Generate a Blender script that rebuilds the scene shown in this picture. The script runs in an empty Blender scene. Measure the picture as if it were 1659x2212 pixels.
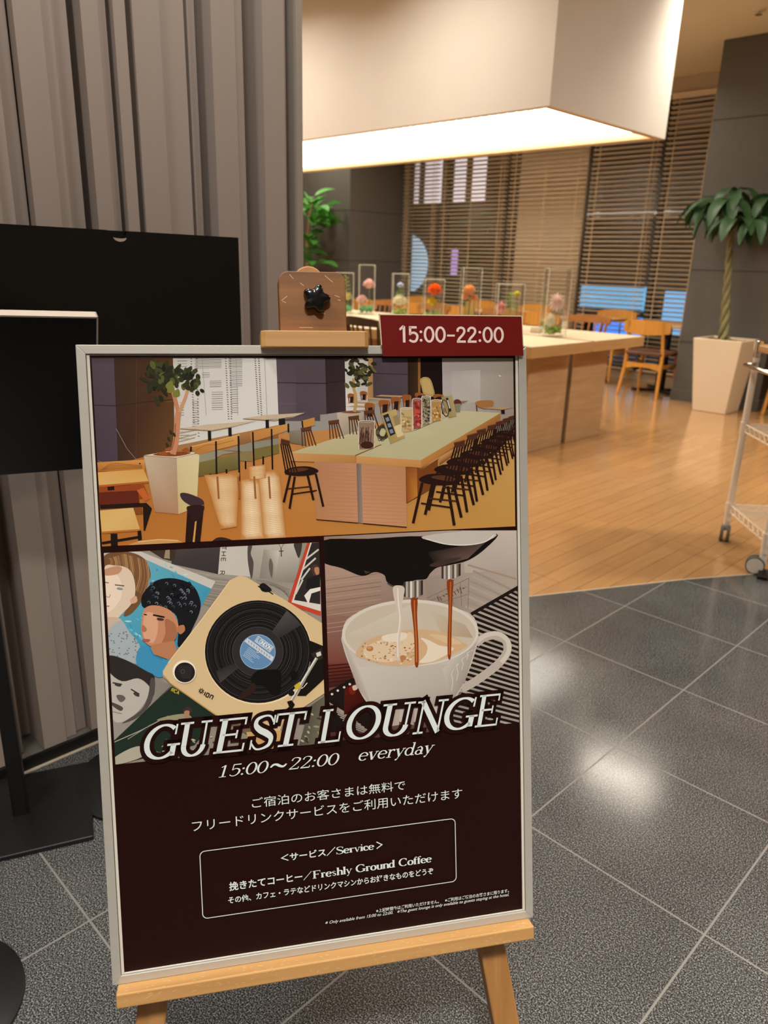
import bpy, math, random
from mathutils import Matrix, Vector, Euler
R = math.radians
S = bpy.context.scene
COL = S.collection
rnd = random.Random(11)

# ------------------------------------------------------------------ camera
cam_d = bpy.data.cameras.new('camera'); cam = bpy.data.objects.new('camera', cam_d); COL.objects.link(cam)
cam_d.sensor_fit = 'VERTICAL'; cam_d.sensor_height = 36.0; cam_d.lens = 26.39
cam.matrix_world = Matrix.LocRotScale(Vector((0, 0, 1.3)), Euler((R(90 - 18.334), 0, R(134.526 - 90))), None) @ Matrix.Rotation(R(1.685), 4, 'Z')
cam_d.dof.use_dof = True; cam_d.dof.focus_distance = 1.08; cam_d.dof.aperture_fstop = 6.2
cam_d.clip_start = 0.02
S.camera = cam
S.view_settings.view_transform = 'Standard'; S.view_settings.look = 'None'
S.view_settings.gamma = 1; S.view_settings.use_curve_mapping = False
S.view_settings.exposure = 0.0
try:
    S.cycles.use_denoising = True; S.cycles.max_bounces = 8; S.cycles.transparent_max_bounces = 24
    S.cycles.caustics_reflective = False; S.cycles.caustics_refractive = False; S.cycles.sample_clamp_indirect = 6
except Exception: pass

# ------------------------------------------------------------------ world and lamps of the two rooms
w = bpy.data.worlds.new('world'); S.world = w; w.use_nodes = True
w.node_tree.nodes['Background'].inputs[0].default_value = (0.06, 0.055, 0.055, 1); w.node_tree.nodes['Background'].inputs[1].default_value = 1.0
WARM = (1.0, 0.90, 0.76); LOBBY = (1.0, 0.96, 0.91); PEND = (1.0, 0.94, 0.82)
def area_light(name, loc, sx, sy, power, col, rot=(0, 0, 0), spread=180):
    l = bpy.data.lights.new(name, 'AREA'); l.shape = 'RECTANGLE'; l.size = sx; l.size_y = sy; l.energy = power; l.color = col; l.spread = R(spread)
    o = bpy.data.objects.new(name, l); COL.objects.link(o); o.location = loc; o.rotation_euler = rot
    return o
DOWN = [(-2.62, 6.0, 25)] + [(x, y, 28) for x, y in ((-3.6, 3.4), (-5.4, 3.4), (-7.1, 3.4), (-9.0, 3.4), (-4.4, 7.0), (-5.9, 7.2), (-7.4, 7.2), (-9.0, 7.2))] + [(0.3, 5.0, 120), (0.9, 7.6, 26)]  # the strongest lamp is added only to brighten the pendant's end face
for i, (x, y, p) in enumerate(DOWN):
    area_light('ceiling_lamp', (x, y, 3.35), 0.3 if i else .7, 0.3 if i else .42, p, WARM, spread=116 if i == 0 else 180 if p > 100 else 150)
LOB = [(-1.22, 0.85, 34, 165), (-1.2, -0.4, 24, 165), (0.55, -0.45, 66, 100), (1.7, 1.0, 40, 90), (2.4, -1.8, 24, 100), (1.4, 3.4, 46, 110)]
for (x, y, p, sp) in LOB:
    area_light('lobby_lamp', (x, y, 3.35), 0.35, 0.35, p, LOBBY, spread=sp)

# ------------------------------------------------------------------ helpers
def lin(h):
    c = [int(h[i:i + 2], 16) / 255 for i in (0, 2, 4)]
    return tuple(v / 12.92 if v <= .04045 else ((v + .055) / 1.055) ** 2.4 for v in c)
def mat(name, col, rough=.5, metal=0, spec=.5, var=.08, scale=30, bump=0, coat=0, bscale=None, stretch=(1, 1, 1), emis=None, estr=0, sss=0):
    """principled material whose colour wanders a little with a noise"""
    m = bpy.data.materials.new(name); m.use_nodes = True; nt = m.node_tree; b = nt.nodes['Principled BSDF']
    if isinstance(col, str): col = lin(col)
    b.inputs['Roughness'].default_value = rough; b.inputs['Metallic'].default_value = metal
    b.inputs['Specular IOR Level'].default_value = spec; b.inputs['Coat Weight'].default_value = coat; b.inputs['Coat Roughness'].default_value = .1
    tc = nt.nodes.new('ShaderNodeTexCoord'); mp = nt.nodes.new('ShaderNodeMapping'); mp.inputs['Scale'].default_value = stretch
    nz = nt.nodes.new('ShaderNodeTexNoise'); nz.inputs['Scale'].default_value = scale; nz.inputs['Detail'].default_value = 3
    nt.links.new(tc.outputs['Object'], mp.inputs[0]); nt.links.new(mp.outputs[0], nz.inputs['Vector'])
    mx = nt.nodes.new('ShaderNodeMix'); mx.data_type = 'RGBA'
    mx.inputs[6].default_value = tuple(v * (1 - var) for v in col) + (1,); mx.inputs[7].default_value = tuple(min(1, v * (1 + var)) for v in col) + (1,)
    nt.links.new(nz.outputs[0], mx.inputs[0]); nt.links.new(mx.outputs[2], b.inputs['Base Color'])
    if bump:
        bp = nt.nodes.new('ShaderNodeBump'); bp.inputs['Strength'].default_value = bump; bp.inputs['Distance'].default_value = .002
        nt.links.new(nz.outputs[0], bp.inputs['Height']); nt.links.new(bp.outputs[0], b.inputs['Normal'])
    if emis:
        b.inputs['Emission Color'].default_value = (lin(emis) if isinstance(emis, str) else emis) + (1,); b.inputs['Emission Strength'].default_value = estr
    return m
def wood(name, c1, c2, rough=.4, axis=0, grain=40, coat=0):
    """wood: noise stretched along one axis, two tones"""
    m = mat(name, c1, rough, coat=coat); nt = m.node_tree; a, b = lin(c1), lin(c2)
    mp = [n for n in nt.nodes if n.type == 'MAPPING'][0]; s = [1, 1, 1]; s[axis] = .07; mp.inputs['Scale'].default_value = s
    nz = [n for n in nt.nodes if n.type == 'TEX_NOISE'][0]; nz.inputs['Scale'].default_value = grain; nz.inputs['Detail'].default_value = 5; nz.inputs['Distortion'].default_value = .6
    mx = [n for n in nt.nodes if n.type == 'MIX'][0]; mx.inputs[6].default_value = a + (1,); mx.inputs[7].default_value = b + (1,)
    rp = nt.nodes.new('ShaderNodeMapRange'); rp.inputs[1].default_value = .3; rp.inputs[2].default_value = .7
    nt.links.new(nz.outputs[0], rp.inputs[0]); nt.links.new(rp.outputs[0], mx.inputs[0])
    return m
def glass(name, tint=(.97, .99, .98), refl=1.0, base=.03):
    """thin clear pane: see-through with a mirror part that grows at grazing angles"""
    m = bpy.data.materials.new(name); m.use_nodes = True; nt = m.node_tree; nt.nodes.clear()
    o = nt.nodes.new('ShaderNodeOutputMaterial'); t = nt.nodes.new('ShaderNodeBsdfTransparent'); g = nt.nodes.new('ShaderNodeBsdfGlossy'); mx = nt.nodes.new('ShaderNodeMixShader')
    f = nt.nodes.new('ShaderNodeFresnel'); f.inputs[0].default_value = 1.45; ml = nt.nodes.new('ShaderNodeMath'); ml.operation = 'MULTIPLY_ADD'; ml.inputs[1].default_value = refl; ml.inputs[2].default_value = base
    nz = nt.nodes.new('ShaderNodeTexNoise'); nz.inputs['Scale'].default_value = 8; rr = nt.nodes.new('ShaderNodeMapRange'); rr.inputs[3].default_value = .02; rr.inputs[4].default_value = .06
    nt.links.new(nz.outputs[0], rr.inputs[0]); nt.links.new(rr.outputs[0], g.inputs['Roughness'])
    t.inputs[0].default_value = tint + (1,); g.inputs[0].default_value = (1, 1, 1, 1)
    nt.links.new(f.outputs[0], ml.inputs[0]); nt.links.new(ml.outputs[0], mx.inputs[0]); nt.links.new(t.outputs[0], mx.inputs[1]); nt.links.new(g.outputs[0], mx.inputs[2]); nt.links.new(mx.outputs[0], o.inputs[0])
    return m
def petal(name, col, tr=.45, var=.15, scale=20):
    """thin petal or leaf: part of the light passes through"""
    m = mat(name, col, .5, var=var, scale=scale); nt = m.node_tree; b = nt.nodes['Principled BSDF']; t = nt.nodes.new('ShaderNodeBsdfTranslucent'); x = nt.nodes.new('ShaderNodeMixShader'); x.inputs[0].default_value = tr
    src = b.inputs['Base Color'].links[0].from_socket; nt.links.new(src, t.inputs[0]); out = [n for n in nt.nodes if n.type == 'OUTPUT_MATERIAL'][0]
    nt.links.new(b.outputs[0], x.inputs[1]); nt.links.new(t.outputs[0], x.inputs[2]); nt.links.new(x.outputs[0], out.inputs[0]); return m
class MB:
    """collects geometry and links it as one mesh object"""
    def __init__(s): s.v = []; s.f = []; s.m = []; s.c = []
    def add(s, vs, fs, mi=0):
        k = len(s.v); s.v += [tuple(p) for p in vs]; s.f += [tuple(i + k for i in f) for f in fs]; s.m += [mi] * len(fs); return s
    def box(s, c, d, rot=None, mi=0):
        x, y, z = (v / 2 for v in d); M = rot.to_matrix() if isinstance(rot, Euler) else rot; c = Vector(c)
        p = [Vector((a * x, b * y, e * z)) for a in (-1, 1) for b in (-1, 1) for e in (-1, 1)]
        if M: p = [M @ q for q in p]
        return s.add([c + q for q in p], [(0, 1, 3, 2), (4, 6, 7, 5), (0, 4, 5, 1), (2, 3, 7, 6), (0, 2, 6, 4), (1, 5, 7, 3)], mi)
    def bx(s, x0, x1, y0, y1, z0, z1, mi=0): return s.box(((x0 + x1) / 2, (y0 + y1) / 2, (z0 + z1) / 2), (abs(x1 - x0), abs(y1 - y0), abs(z1 - z0)), None, mi)
    def prism(s, poly, z0, z1, f=None, mi=0, side=None):
        """poly in a plane, extruded; f maps (x,y,z) to the place"""
        f = f or (lambda x, y, z: (x, y, z)); n = len(poly)
        s.add([f(x, y, z0) for x, y in poly] + [f(x, y, z1) for x, y in poly], [tuple(range(n))[::-1], tuple(range(n, 2 * n))], mi)
        k = len(s.v) - 2 * n
        for i in range(n):
            j = (i + 1) % n; s.f.append((k + i, k + j, k + n + j, k + n + i)); s.m.append(mi if side is None else side)
        return s
    def tube(s, path, rad, n=8, mi=0, closed=False):
        path = [Vector(p) for p in path]; m = len(path); rads = rad if isinstance(rad, (list, tuple)) else [rad] * m
        vs = []; up = None
        for i, p in enumerate(path):
            a = path[i - 1] if (i or closed) else p; b = path[(i + 1) % m] if (i < m - 1 or closed) else p
            t = (b - a).normalized()
            if up is None: up = t.orthogonal().normalized()
            up = (up - t * up.dot(t)); up = up.normalized() if up.length > 1e-6 else t.orthogonal().normalized()
            sd = t.cross(up)
            for k in range(n):
                an = 2 * math.pi * k / n; vs.append(p + (up * math.cos(an) + sd * math.sin(an)) * rads[i])
        fs = []
        for i in range(m if closed else m - 1):
            j = (i + 1) % m
            for k in range(n): fs.append((i * n + k, i * n + (k + 1) % n, j * n + (k + 1) % n, j * n + k))
        if not closed: fs += [tuple(range(n))[::-1], tuple(range((m - 1) * n, m * n))]
        return s.add(vs, fs, mi)
    def lathe(s, prof, n=24, c=(0, 0, 0), mi=0, caps=True):
        vs = [(c[0] + r * math.cos(2 * math.pi * k / n), c[1] + r * math.sin(2 * math.pi * k / n), c[2] + z) for r, z in prof for k in range(n)]
        fs = [(i * n + k, i * n + (k + 1) % n, (i + 1) * n + (k + 1) % n, (i + 1) * n + k) for i in range(len(prof) - 1) for k in range(n)]
        if caps: fs += [tuple(range(n))[::-1], tuple(range((len(prof) - 1) * n, len(prof) * n))]
        return s.add(vs, fs, mi)
    def grid(s, fn, nu, nv, mi=0):
        vs = [fn(i / nu, j / nv) for i in range(nu + 1) for j in range(nv + 1)]
        return s.add(vs, [(i * (nv + 1) + j, (i + 1) * (nv + 1) + j, (i + 1) * (nv + 1) + j + 1, i * (nv + 1) + j + 1) for i in range(nu) for j in range(nv)], mi)
    def mesh(s, name, mats):
        me = bpy.data.meshes.new(name); me.from_pydata(s.v, [], s.f)
        for m in (mats if isinstance(mats, (list, tuple)) else [mats]): me.materials.append(m)
        if any(s.m): me.polygons.foreach_set('material_index', s.m)
        me.update(); return me
    def build(s, name, mats, parent=None, smooth=False, bevel=0, fix=False):
        me = s.mesh(name, mats)
        if smooth: me.polygons.foreach_set('use_smooth', [True] * len(me.polygons))
        o = bpy.data.objects.new(name, me); COL.objects.link(o)
        if parent: o.parent = parent
        if bevel:
            b = o.modifiers.new('bevel', 'BEVEL'); b.width = bevel; b.segments = 2; b.limit_method = 'ANGLE'; b.angle_limit = R(40)
        if smooth:
            e = o.modifiers.new('split', 'EDGE_SPLIT'); e.split_angle = R(42)
        return o
def tag(o, label, cat, group=None, kind=None):
    if label: o['label'] = label
    if cat: o['category'] = cat
    if group: o['group'] = group
    if kind: o['kind'] = kind
    return o
def thing(name, label, cat, loc=(0, 0, 0), rz=0, group=None, M=None):
    o = bpy.data.objects.new(name, None); COL.objects.link(o); o.empty_display_size = .1
    if M is not None: o.matrix_world = M
    else: o.location = loc; o.rotation_euler = (0, 0, rz)
    return tag(o, label, cat, group)
def struct(name, mb, m, label=None, cat=None, **k):
    o = mb.build(name, m, **k); return tag(o, label, cat, kind='structure')
def kids(o): return [c for c in bpy.data.objects if c.parent == o]
def dup(src, loc, rz, label, group=None):
    def cp(o, parent):
        c = o.copy(); COL.objects.link(c)
        if parent: c.parent = parent
        for ch in kids(o): cp(ch, c)
        return c
    r = cp(src, None); r.location = loc; r.rotation_euler = (0, 0, rz); r['label'] = label
    if group: r['group'] = group
    return r
# ------------------------------------------------------------------ materials of the rooms
def stone_mat():
    m = mat('granite_tiles', '4a4845', .24, spec=.5); nt = m.node_tree; N = nt.nodes; L = nt.links; b = N['Principled BSDF']
    geo = N.new('ShaderNodeNewGeometry'); sep = N.new('ShaderNodeSeparateXYZ'); L.new(geo.outputs['Position'], sep.inputs[0])
    def math_(op, a, b_=None):
        n = N.new('ShaderNodeMath'); n.operation = op
        for i, q in enumerate((a, b_)):
            if q is None: continue
            if isinstance(q, (int, float)): n.inputs[i].default_value = q
            else: L.new(q, n.inputs[i])
        return n.outputs[0]
    def edge(o, off):
        t = math_('DIVIDE', math_('SUBTRACT', o, off), .4487); t = math_('SUBTRACT', t, math_('ROUND', t)); return math_('MULTIPLY', math_('ABSOLUTE', t), .4487)
    d = math_('MINIMUM', edge(sep.outputs[0], -.8035), edge(sep.outputs[1], 1.7915))
    gm = math_('LESS_THAN', d, .0022)
    n1 = N.new('ShaderNodeTexNoise'); n1.inputs['Scale'].default_value = 330; n1.inputs['Detail'].default_value = 6; n1.inputs['Roughness'].default_value = .72; L.new(geo.outputs['Position'], n1.inputs['Vector'])
    r1 = N.new('ShaderNodeValToRGB'); e = r1.color_ramp.elements; e[0].position = .40; e[0].color = (.016, .016, .017, 1); e[1].position = .63; e[1].color = (.41, .41, .39, 1)
    k = e.new(.5); k.color = (.052, .052, .050, 1); L.new(n1.outputs[0], r1.inputs[0])
    n2 = N.new('ShaderNodeTexNoise'); n2.inputs['Scale'].default_value = 4; n2.inputs['Detail'].default_value = 4; L.new(geo.outputs['Position'], n2.inputs['Vector'])
    cl = N.new('ShaderNodeMix'); cl.data_type = 'RGBA'; cl.blend_type = 'MULTIPLY'; cl.inputs[0].default_value = .5; L.new(r1.outputs[0], cl.inputs[6]); L.new(n2.outputs[0], cl.inputs[7])
    gx = N.new('ShaderNodeMix'); gx.data_type = 'RGBA'; L.new(gm, gx.inputs[0]); L.new(cl.outputs[2], gx.inputs[6]); gx.inputs[7].default_value = (.18, .165, .145, 1)
    L.new(gx.outputs[2], b.inputs['Base Color'])
    rr = N.new('ShaderNodeMapRange'); rr.inputs[3].default_value = .07; rr.inputs[4].default_value = .18; L.new(n2.outputs[0], rr.inputs[0])
    ra = math_('ADD', rr.outputs[0], math_('MULTIPLY', gm, .5)); L.new(ra, b.inputs['Roughness'])
    bp = N.new('ShaderNodeBump'); bp.inputs['Strength'].default_value = .035; bp.inputs['Distance'].default_value = .001
    L.new(n1.outputs[0], bp.inputs['Height']); L.new(bp.outputs[0], b.inputs['Normal'])
    return m
def plank_mat():
    m = mat('oak_planks', 'b07c44', .16); nt = m.node_tree; N = nt.nodes; L = nt.links; b = N['Principled BSDF']
    geo = N.new('ShaderNodeNewGeometry'); mp = N.new('ShaderNodeMapping'); mp.inputs['Rotation'].default_value = (0, 0, R(90)); L.new(geo.outputs['Position'], mp.inputs[0])
    br = N.new('ShaderNodeTexBrick'); br.inputs['Scale'].default_value = 1; br.inputs['Brick Width'].default_value = .9; br.inputs['Row Height'].default_value = .087; br.inputs['Mortar Size'].default_value = .0012; br.inputs['Bias'].default_value = 0
    br.offset = .37; br.offset_frequency = 3
    br.inputs['Color1'].default_value = lin('a57c50') + (1,); br.inputs['Color2'].default_value = lin('ae8557') + (1,); br.inputs['Mortar'].default_value = lin('6e4522') + (1,)
    L.new(mp.outputs[0], br.inputs['Vector'])
    m2 = N.new('ShaderNodeMapping'); m2.inputs['Scale'].default_value = (1, .06, 1); L.new(geo.outputs['Position'], m2.inputs[0])
    nz = N.new('ShaderNodeTexNoise'); nz.inputs['Scale'].default_value = 60; nz.inputs['Detail'].default_value = 5; L.new(m2.outputs[0], nz.inputs['Vector'])
    mx = N.new('ShaderNodeMix'); mx.data_type = 'RGBA'; mx.blend_type = 'OVERLAY'; mx.inputs[0].default_value = .22; L.new(br.outputs[0], mx.inputs[6]); L.new(nz.outputs[0], mx.inputs[7])
    L.new(mx.outputs[2], b.inputs['Base Color'])
    bp = N.new('ShaderNodeBump'); bp.inputs['Strength'].default_value = .25; bp.inputs['Distance'].default_value = .0008; bp.invert = True
    L.new(br.outputs['Fac'], bp.inputs['Height']); L.new(bp.outputs[0], b.inputs['Normal'])
    b.inputs['Coat Weight'].default_value = .35; b.inputs['Coat Roughness'].default_value = .12
    return m
M_stone = stone_mat(); M_plank = plank_mat()
M_ceil = mat('ceiling_paint', 'e2d6c2', .8, var=.03, scale=5)
M_plaster = mat('wall_plaster', 'b8a68e', .8, var=.04, scale=6)
M_col = mat('charcoal_panels', '524e49', .55, var=.07, scale=9)
M_seam = mat('panel_seam', '23201e', .8)
M_batten = mat('taupe_battens', '9a8c82', .55, var=.05, scale=14, stretch=(1, 1, .05))
M_batten2 = mat('grey_edge_batten', '94897d', .5, var=.04, scale=14, stretch=(1, 1, .05))
M_black = mat('black_plastic', '0b0a0a', .45, var=.2)
M_bmetal = mat('black_powder_coat', '0d0d0e', .42, var=.2, scale=120)
M_curb = mat('granite_curb', '5a564f', .4, var=.6, scale=320)
M_caulk = mat('pale_caulk', 'a89c88', .7)
M_alu = mat('brushed_aluminium', 'b9b5ab', .4, metal=.4, var=.05, scale=60, stretch=(.05, 1, 1))
M_steel = mat('chrome', 'd6d2cc', .12, metal=1, var=.02)
M_white = mat('white_lacquer', 'd9d0c2', .4, var=.03)
# ------------------------------------------------------------------ floors, walls, ceiling
EDGE = [(-1.93, 1.80), (-1.571, 2.465), (-1.207, 3.153), (-1.017, 3.462), (0, 5.18), (2.9, 10.1)]
b = MB(); st = EDGE + [(4, 10.1), (4, -3), (-6, -3), (-6, 1.2), (-1.93, 1.2)]
b.prism(st, -.05, 0); struct('floor', b, M_stone)
b = MB(); wd = [(-11.5, 1.47), (-1.93, 1.47)] + EDGE + [(-11.5, 10.1)]
b.prism(wd, -.05, 0); struct('floor.001', b, M_plank)
b = MB()
for (x0, y0), (x1, y1) in zip(EDGE, EDGE[1:]):
    d = math.hypot(x1 - x0, y1 - y0); nx, ny = -(y1 - y0) / d * .004, (x1 - x0) / d * .004
    b.prism([(x0 + nx, y0 + ny), (x0 - nx, y0 - ny), (x1 - nx, y1 - ny), (x1 + nx, y1 + ny)], -.01, .0012)
struct('trim_1', b, M_caulk)
struct('ceiling', MB().bx(-11.5, 4, -3, 9.25, 3.366, 3.5), M_ceil)
struct('wall_back', MB().bx(-6, 4, -3.1, -3, 0, 3.366), M_plaster)
struct('wall_right', MB().bx(4, 4.1, -3, 10.1, 0, 3.366), M_plaster)
struct('wall_left', MB().bx(-11.6, -11.5, 1.3, 10.1, 0, 3.366), M_plaster)
struct('wall_near', MB().bx(-11.5, -2.05, 1.30, 1.46, 0, 3.366), M_plaster)
struct('wall_far', MB().bx(-11.5, -8.6, 8.98, 9.2, 0, 3.366).bx(-8.6, -3.4, 8.98, 9.2, 3.19, 3.366).bx(-8.6, -3.4, 8.98, 9.2, 0, .10).bx(-6.52, -5.50, 9.06, 9.2, .1, 3.19).bx(-3.4, -2.62, 8.98, 9.2, 0, 3.366), M_plaster)
M_dark = mat('dark_brown_wall', '2a211b', .6, var=.15, scale=8)  # plain dark brown for the wall beyond the right column
struct('wall_far.001', MB().bx(-2.62, 4, 8.9, 9.2, 0, 3.366), M_dark)
# batten partition: uneven boards, the profile runs along y at the front plane x = -1.83
PROF = [(-1.6, 0), (-1.52, 2), (-1.46, 0), (-1.36, 1), (-1.28, 3), (-1.24, 0), (-1.12, 2), (-1.05, 3), (-1.02, 0), (-.93, 1), (-.86, 3), (-.83, 0), (-.70, 2), (-.62, 3), (-.6, 0), (-.5, 1), (-.42, 3), (-.4, 0), (-.31, 2), (-.24, 0), (-.16, 3), (-.13, 0), (-.02, 1), (.05, 2), (.10, 3), (.13, 0), (.2, 2), (.26, 3), (.285, 0), (.36, 1), (.40, 3), (.425, 0), (.50, 2), (.535, 3),
        (.580, 0), (.639, 1), (.670, 2), (.703, 3), (.708, 0), (.766, 1), (.793, 2), (.832, 3), (.852, 0), (.891, 1), (.915, 3), (.927, 0), (.956, 3), (.973, 0), (1.041, 1), (1.112, 3), (1.129, 2), (1.150, 3), (1.180, 0), (1.249, 1), (1.279, 3), (1.333, 0), (1.403, 1), (1.416, 3)]
DEP = [0, -.012, -.026, -.10]
b = MB(); poly = []
for i, (y, k) in enumerate(PROF):
    y2 = PROF[i + 1][0] if i + 1 < len(PROF) else 1.446
    poly += [(-1.83 + DEP[k], y * 1.0167), (-1.83 + DEP[k], y2 * 1.0167)]
poly = [(-2.1, PROF[0][0] * 1.0167)] + poly + [(-2.1, 1.446 * 1.0167)]
b.prism(poly[::-1], .036, 3.366); struct('wall_partition', b, M_batten)
struct('trim_2', MB().bx(-2.05, -1.834, 1.446 * 1.0167, 1.492, 0, 3.366), M_batten2)
b = MB().bx(-2.05, -1.832, -1.6, 1.47, 0, .034).bx(-1.832, -1.822, -1.6, 1.47, 0, .034, 1); struct('baseboard_partition', b, [M_curb, M_black])
struct('trim_3', MB().bx(-1.822, -1.812, -1.6, 1.47, -.01, .0015), M_caulk)
# charcoal columns with panel joints
def column(name, x0, x1, y0, y1):
    b = MB().bx(x0 + .004, x1 - .004, y0 + .004, y1, 0, 3.366, 1); zs = [0, .606, 1.322, 2.012, 2.69, 3.366]
    for a, c in zip(zs, zs[1:]): b.bx(x0, x1, y0, y1, a + (.004 if a else 0), c - .004)
    struct(name, b, [M_col, M_seam])
    struct('baseboard_' + name.split('_')[1], MB().bx(x0 - .012, x1 + .012, y0 - .012, y1, 0, .115), M_col, bevel=.004)
column('wall_rightcolumn', -3.485, -2.60, 7.889, 8.98); column('wall_leftcolumn', -10.6, -8.6, 7.86, 8.98)
# window panes behind the blinds
M_pane = glass('window_glass', (.86, .89, .92), 1.0, .04)
struct('window_1', MB().bx(-8.6, -6.52, 9.10, 9.106, .1, 3.19), M_pane); struct('window_2', MB().bx(-5.50, -3.4, 9.10, 9.106, .1, 3.19), M_pane)
M_mull = mat('dark_mullion', '2a2522', .5)
struct('trim_4', MB().bx(-7.86, -7.80, 9.08, 9.14, .1, 3.19).bx(-4.52, -4.46, 9.08, 9.14, .1, 3.19).bx(-8.6, -6.52, 9.08, 9.14, .1, .16).bx(-5.5, -3.4, 9.08, 9.14, .1, .16), M_mull)
# ceiling fitting and recessed lamps
s_ = thing('sprinkler', 'small round sprinkler head on the ceiling above the braided tree', 'sprinkler', (-2.93, 7.21, 3.366))
MB().lathe([(.05, 0), (.05, -.006), (.03, -.012)], 20).build('escutcheon', M_white, s_, True); MB().lathe([(.012, -.01), (.012, -.03), (.03, -.032), (.03, -.036)], 14).build('deflector', M_steel, s_, True)
M_lamp = mat('lamp_disc', 'ffffff', .5, emis=WARM, estr=9); M_lamp2 = mat('lobby_lamp_disc', 'ffffff', .5, emis=LOBBY, estr=5)
for i, (x, y) in enumerate([q[:2] for q in DOWN + LOB]):
    big = .7 if i == 0 else .3; sy = .42 if i == 0 else .3
    where = ['over the pendant end' if i == 0 else 'over the lounge' if i < len(DOWN) else 'over the stone floor'][0]  # one lounge fixture holds the lamp added for the pendant's end face
    t = thing('ceiling_light', 'square recessed ceiling light %s' % where, 'ceiling light', (x, y, 3.366), group=None if i == 0 else 'recessed ceiling lights ' + where)
    MB().bx(-big / 2 - .02, big / 2 + .02, -sy / 2 - .02, -sy / 2, -.008, 0).bx(-big / 2 - .02, big / 2 + .02, sy / 2, sy / 2 + .02, -.008, 0).bx(-big / 2 - .02, -big / 2, -sy / 2, sy / 2, -.008, 0).bx(big / 2, big / 2 + .02, -sy / 2, sy / 2, -.008, 0).build('trim_ring', M_white, t)
    MB().bx(-big / 2, big / 2, -sy / 2, sy / 2, -.003, 0).build('diffuser', M_lamp if i < len(DOWN) else M_lamp2, t)
# ------------------------------------------------------------------ the street outside
M_night = mat('night_facade', '2c2621', .8, var=.3, scale=3)
ext = thing('building', 'dark street building outside with lit windows and a blue shopfront', 'building', (-7.5, 13, 0))
MB().bx(-9, 9, 0, 1, -1, 6).build('facade', M_night, ext)
def lit(x0, x1, z0, z1, col, st, nm='lit_window'):
    # coordinates where it shows at the facade
    MB().bx(x0 + 7.5, x1 + 7.5, -.05, -.01, z0, z1).build(nm, mat('lit_' + col, '111111', .5, emis=col, estr=st), ext)
for x0, x1 in [(-12.5, -12.0), (-11.8, -11.35), (-10.98, -10.7), (-10.5, -10.18)]: lit(x0, x1, 2.55, 3.62, 'e8d2cc', 1.8)
lit(-7.75, -6.45, .62, 1.03, '6ab4dc', 1.3, 'shopfront'); lit(-6.1, -5.4, .25, .98, '7ab8e4', 1.4, 'shopfront'); lit(-7.4, -6.9, .0, .45, '3a8cff', 1.6, 'shopfront'); lit(-6.85, -6.4, .05, .5, '4a98ff', 1.6, 'shopfront'); lit(-5.0, -4.4, .1, .95, '7ab8e4', 1.3, 'shopfront')
lit(-10.95, -10.8, 1.1, 1.62, 'c8a0d8', 1.3, 'lit_sign')
b = MB(); b.prism([(.62 * math.cos(a * math.pi / 16), .62 * math.sin(a * math.pi / 16)) for a in range(32)], 0, .05, lambda x, y, z: (x - 12.25 + 7.5, -.02 - z, 1.3 + y)); b.build('round_sign', mat('lit_round', '111111', .5, emis='b8d2e0', estr=1.5), ext)
struct('floor.002', MB().bx(-20, 6, 9.25, 14, -.2, -.1), M_night)
# ------------------------------------------------------------------ pendant over the long table
M_shade = mat('pendant_shade', 'd2ccc4', .75, var=.03, scale=5); M_frame = mat('pendant_frame', 'c09a6a', .5)
M_louv = mat('louvre_slat', 'f4f4ec', .6); M_diff = mat('pendant_diffuser', 'ffffff', .5, emis=(1, .96, .86), estr=6.5)
pd = thing('pendant_light', 'large beige boxed pendant light hanging over the long communal table', 'pendant light', (-5.92, 5.07, 2.236))
hx, hy, hz = 3.0, .772, 1.13
MB().bx(-hx, hx, -hy, -hy + .012, 0, hz).bx(-hx, hx, hy - .012, hy, 0, hz).bx(-hx, -hx + .012, -hy + .012, hy - .012, 0, hz).bx(hx - .012, hx, -hy + .012, hy - .012, 0, hz).build('shade', M_shade, pd)
i_ = .012; f_ = .075
MB().bx(-hx + i_, hx - i_, -hy + i_, -hy + f_, .004, .02).bx(-hx + i_, hx - i_, hy - f_, hy - i_, .004, .02).bx(-hx + i_, -hx + f_, -hy + f_, hy - f_, .004, .02).bx(hx - f_, hx - i_, -hy + f_, hy - f_, .004, .02).build('rim', M_frame, pd)
MB().bx(-hx + f_, hx - f_, -hy + f_, hy - f_, .055, .06).build('diffuser', M_diff, pd)
b = MB(); x = -hx + f_ + .04
while x < hx - f_: b.bx(x, x + .004, -hy + f_, hy - f_, .040, .053); x += .075
b.build('louvre', M_louv, pd)
# ------------------------------------------------------------------ long communal table
M_top = wood('pale_laminate', 'c8b698', 'bfac8c', .3, 0, 30); M_edge = wood('maple_edge', 'c09868', 'b38a5a', .4, 1, 30); M_panel = wood('maple_panel', 'bd9c78', 'ae8c68', .45, 1, 34); M_slot = mat('dark_slot', '5a4a38', .6)
tb = thing('communal_table', 'long pale communal table split lengthwise, on panel legs', 'table', (-5.9, 5.07, 0))
for s in (-1, 1):
    y0, y1 = (.03, .79) if s > 0 else (-.79, -.03)
    MB().bx(-3.0, 3.02, y0, y1, .722, .796, 1).bx(-3.0, 3.02, y0, y1, .796, .80, 0).build('tabletop', [M_top, M_edge], tb, bevel=.003)
for xx in (2.81, -2.86):
    for s in (-1, 1):
        y0, y1 = (.03, .55) if s > 0 else (-.55, -.03)
        MB().bx(xx, xx + .04, y0, y1, 0, .722).build('leg_panel', M_panel, tb, bevel=.002)
    MB().bx(xx - .01, xx + .02, -.03, .03, 0, .722).build('slot_post', M_slot, tb)
MB().bx(-2.8, 2.8, -.25, .25, .1, .722).build('centre_beam', M_panel, tb)
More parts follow.
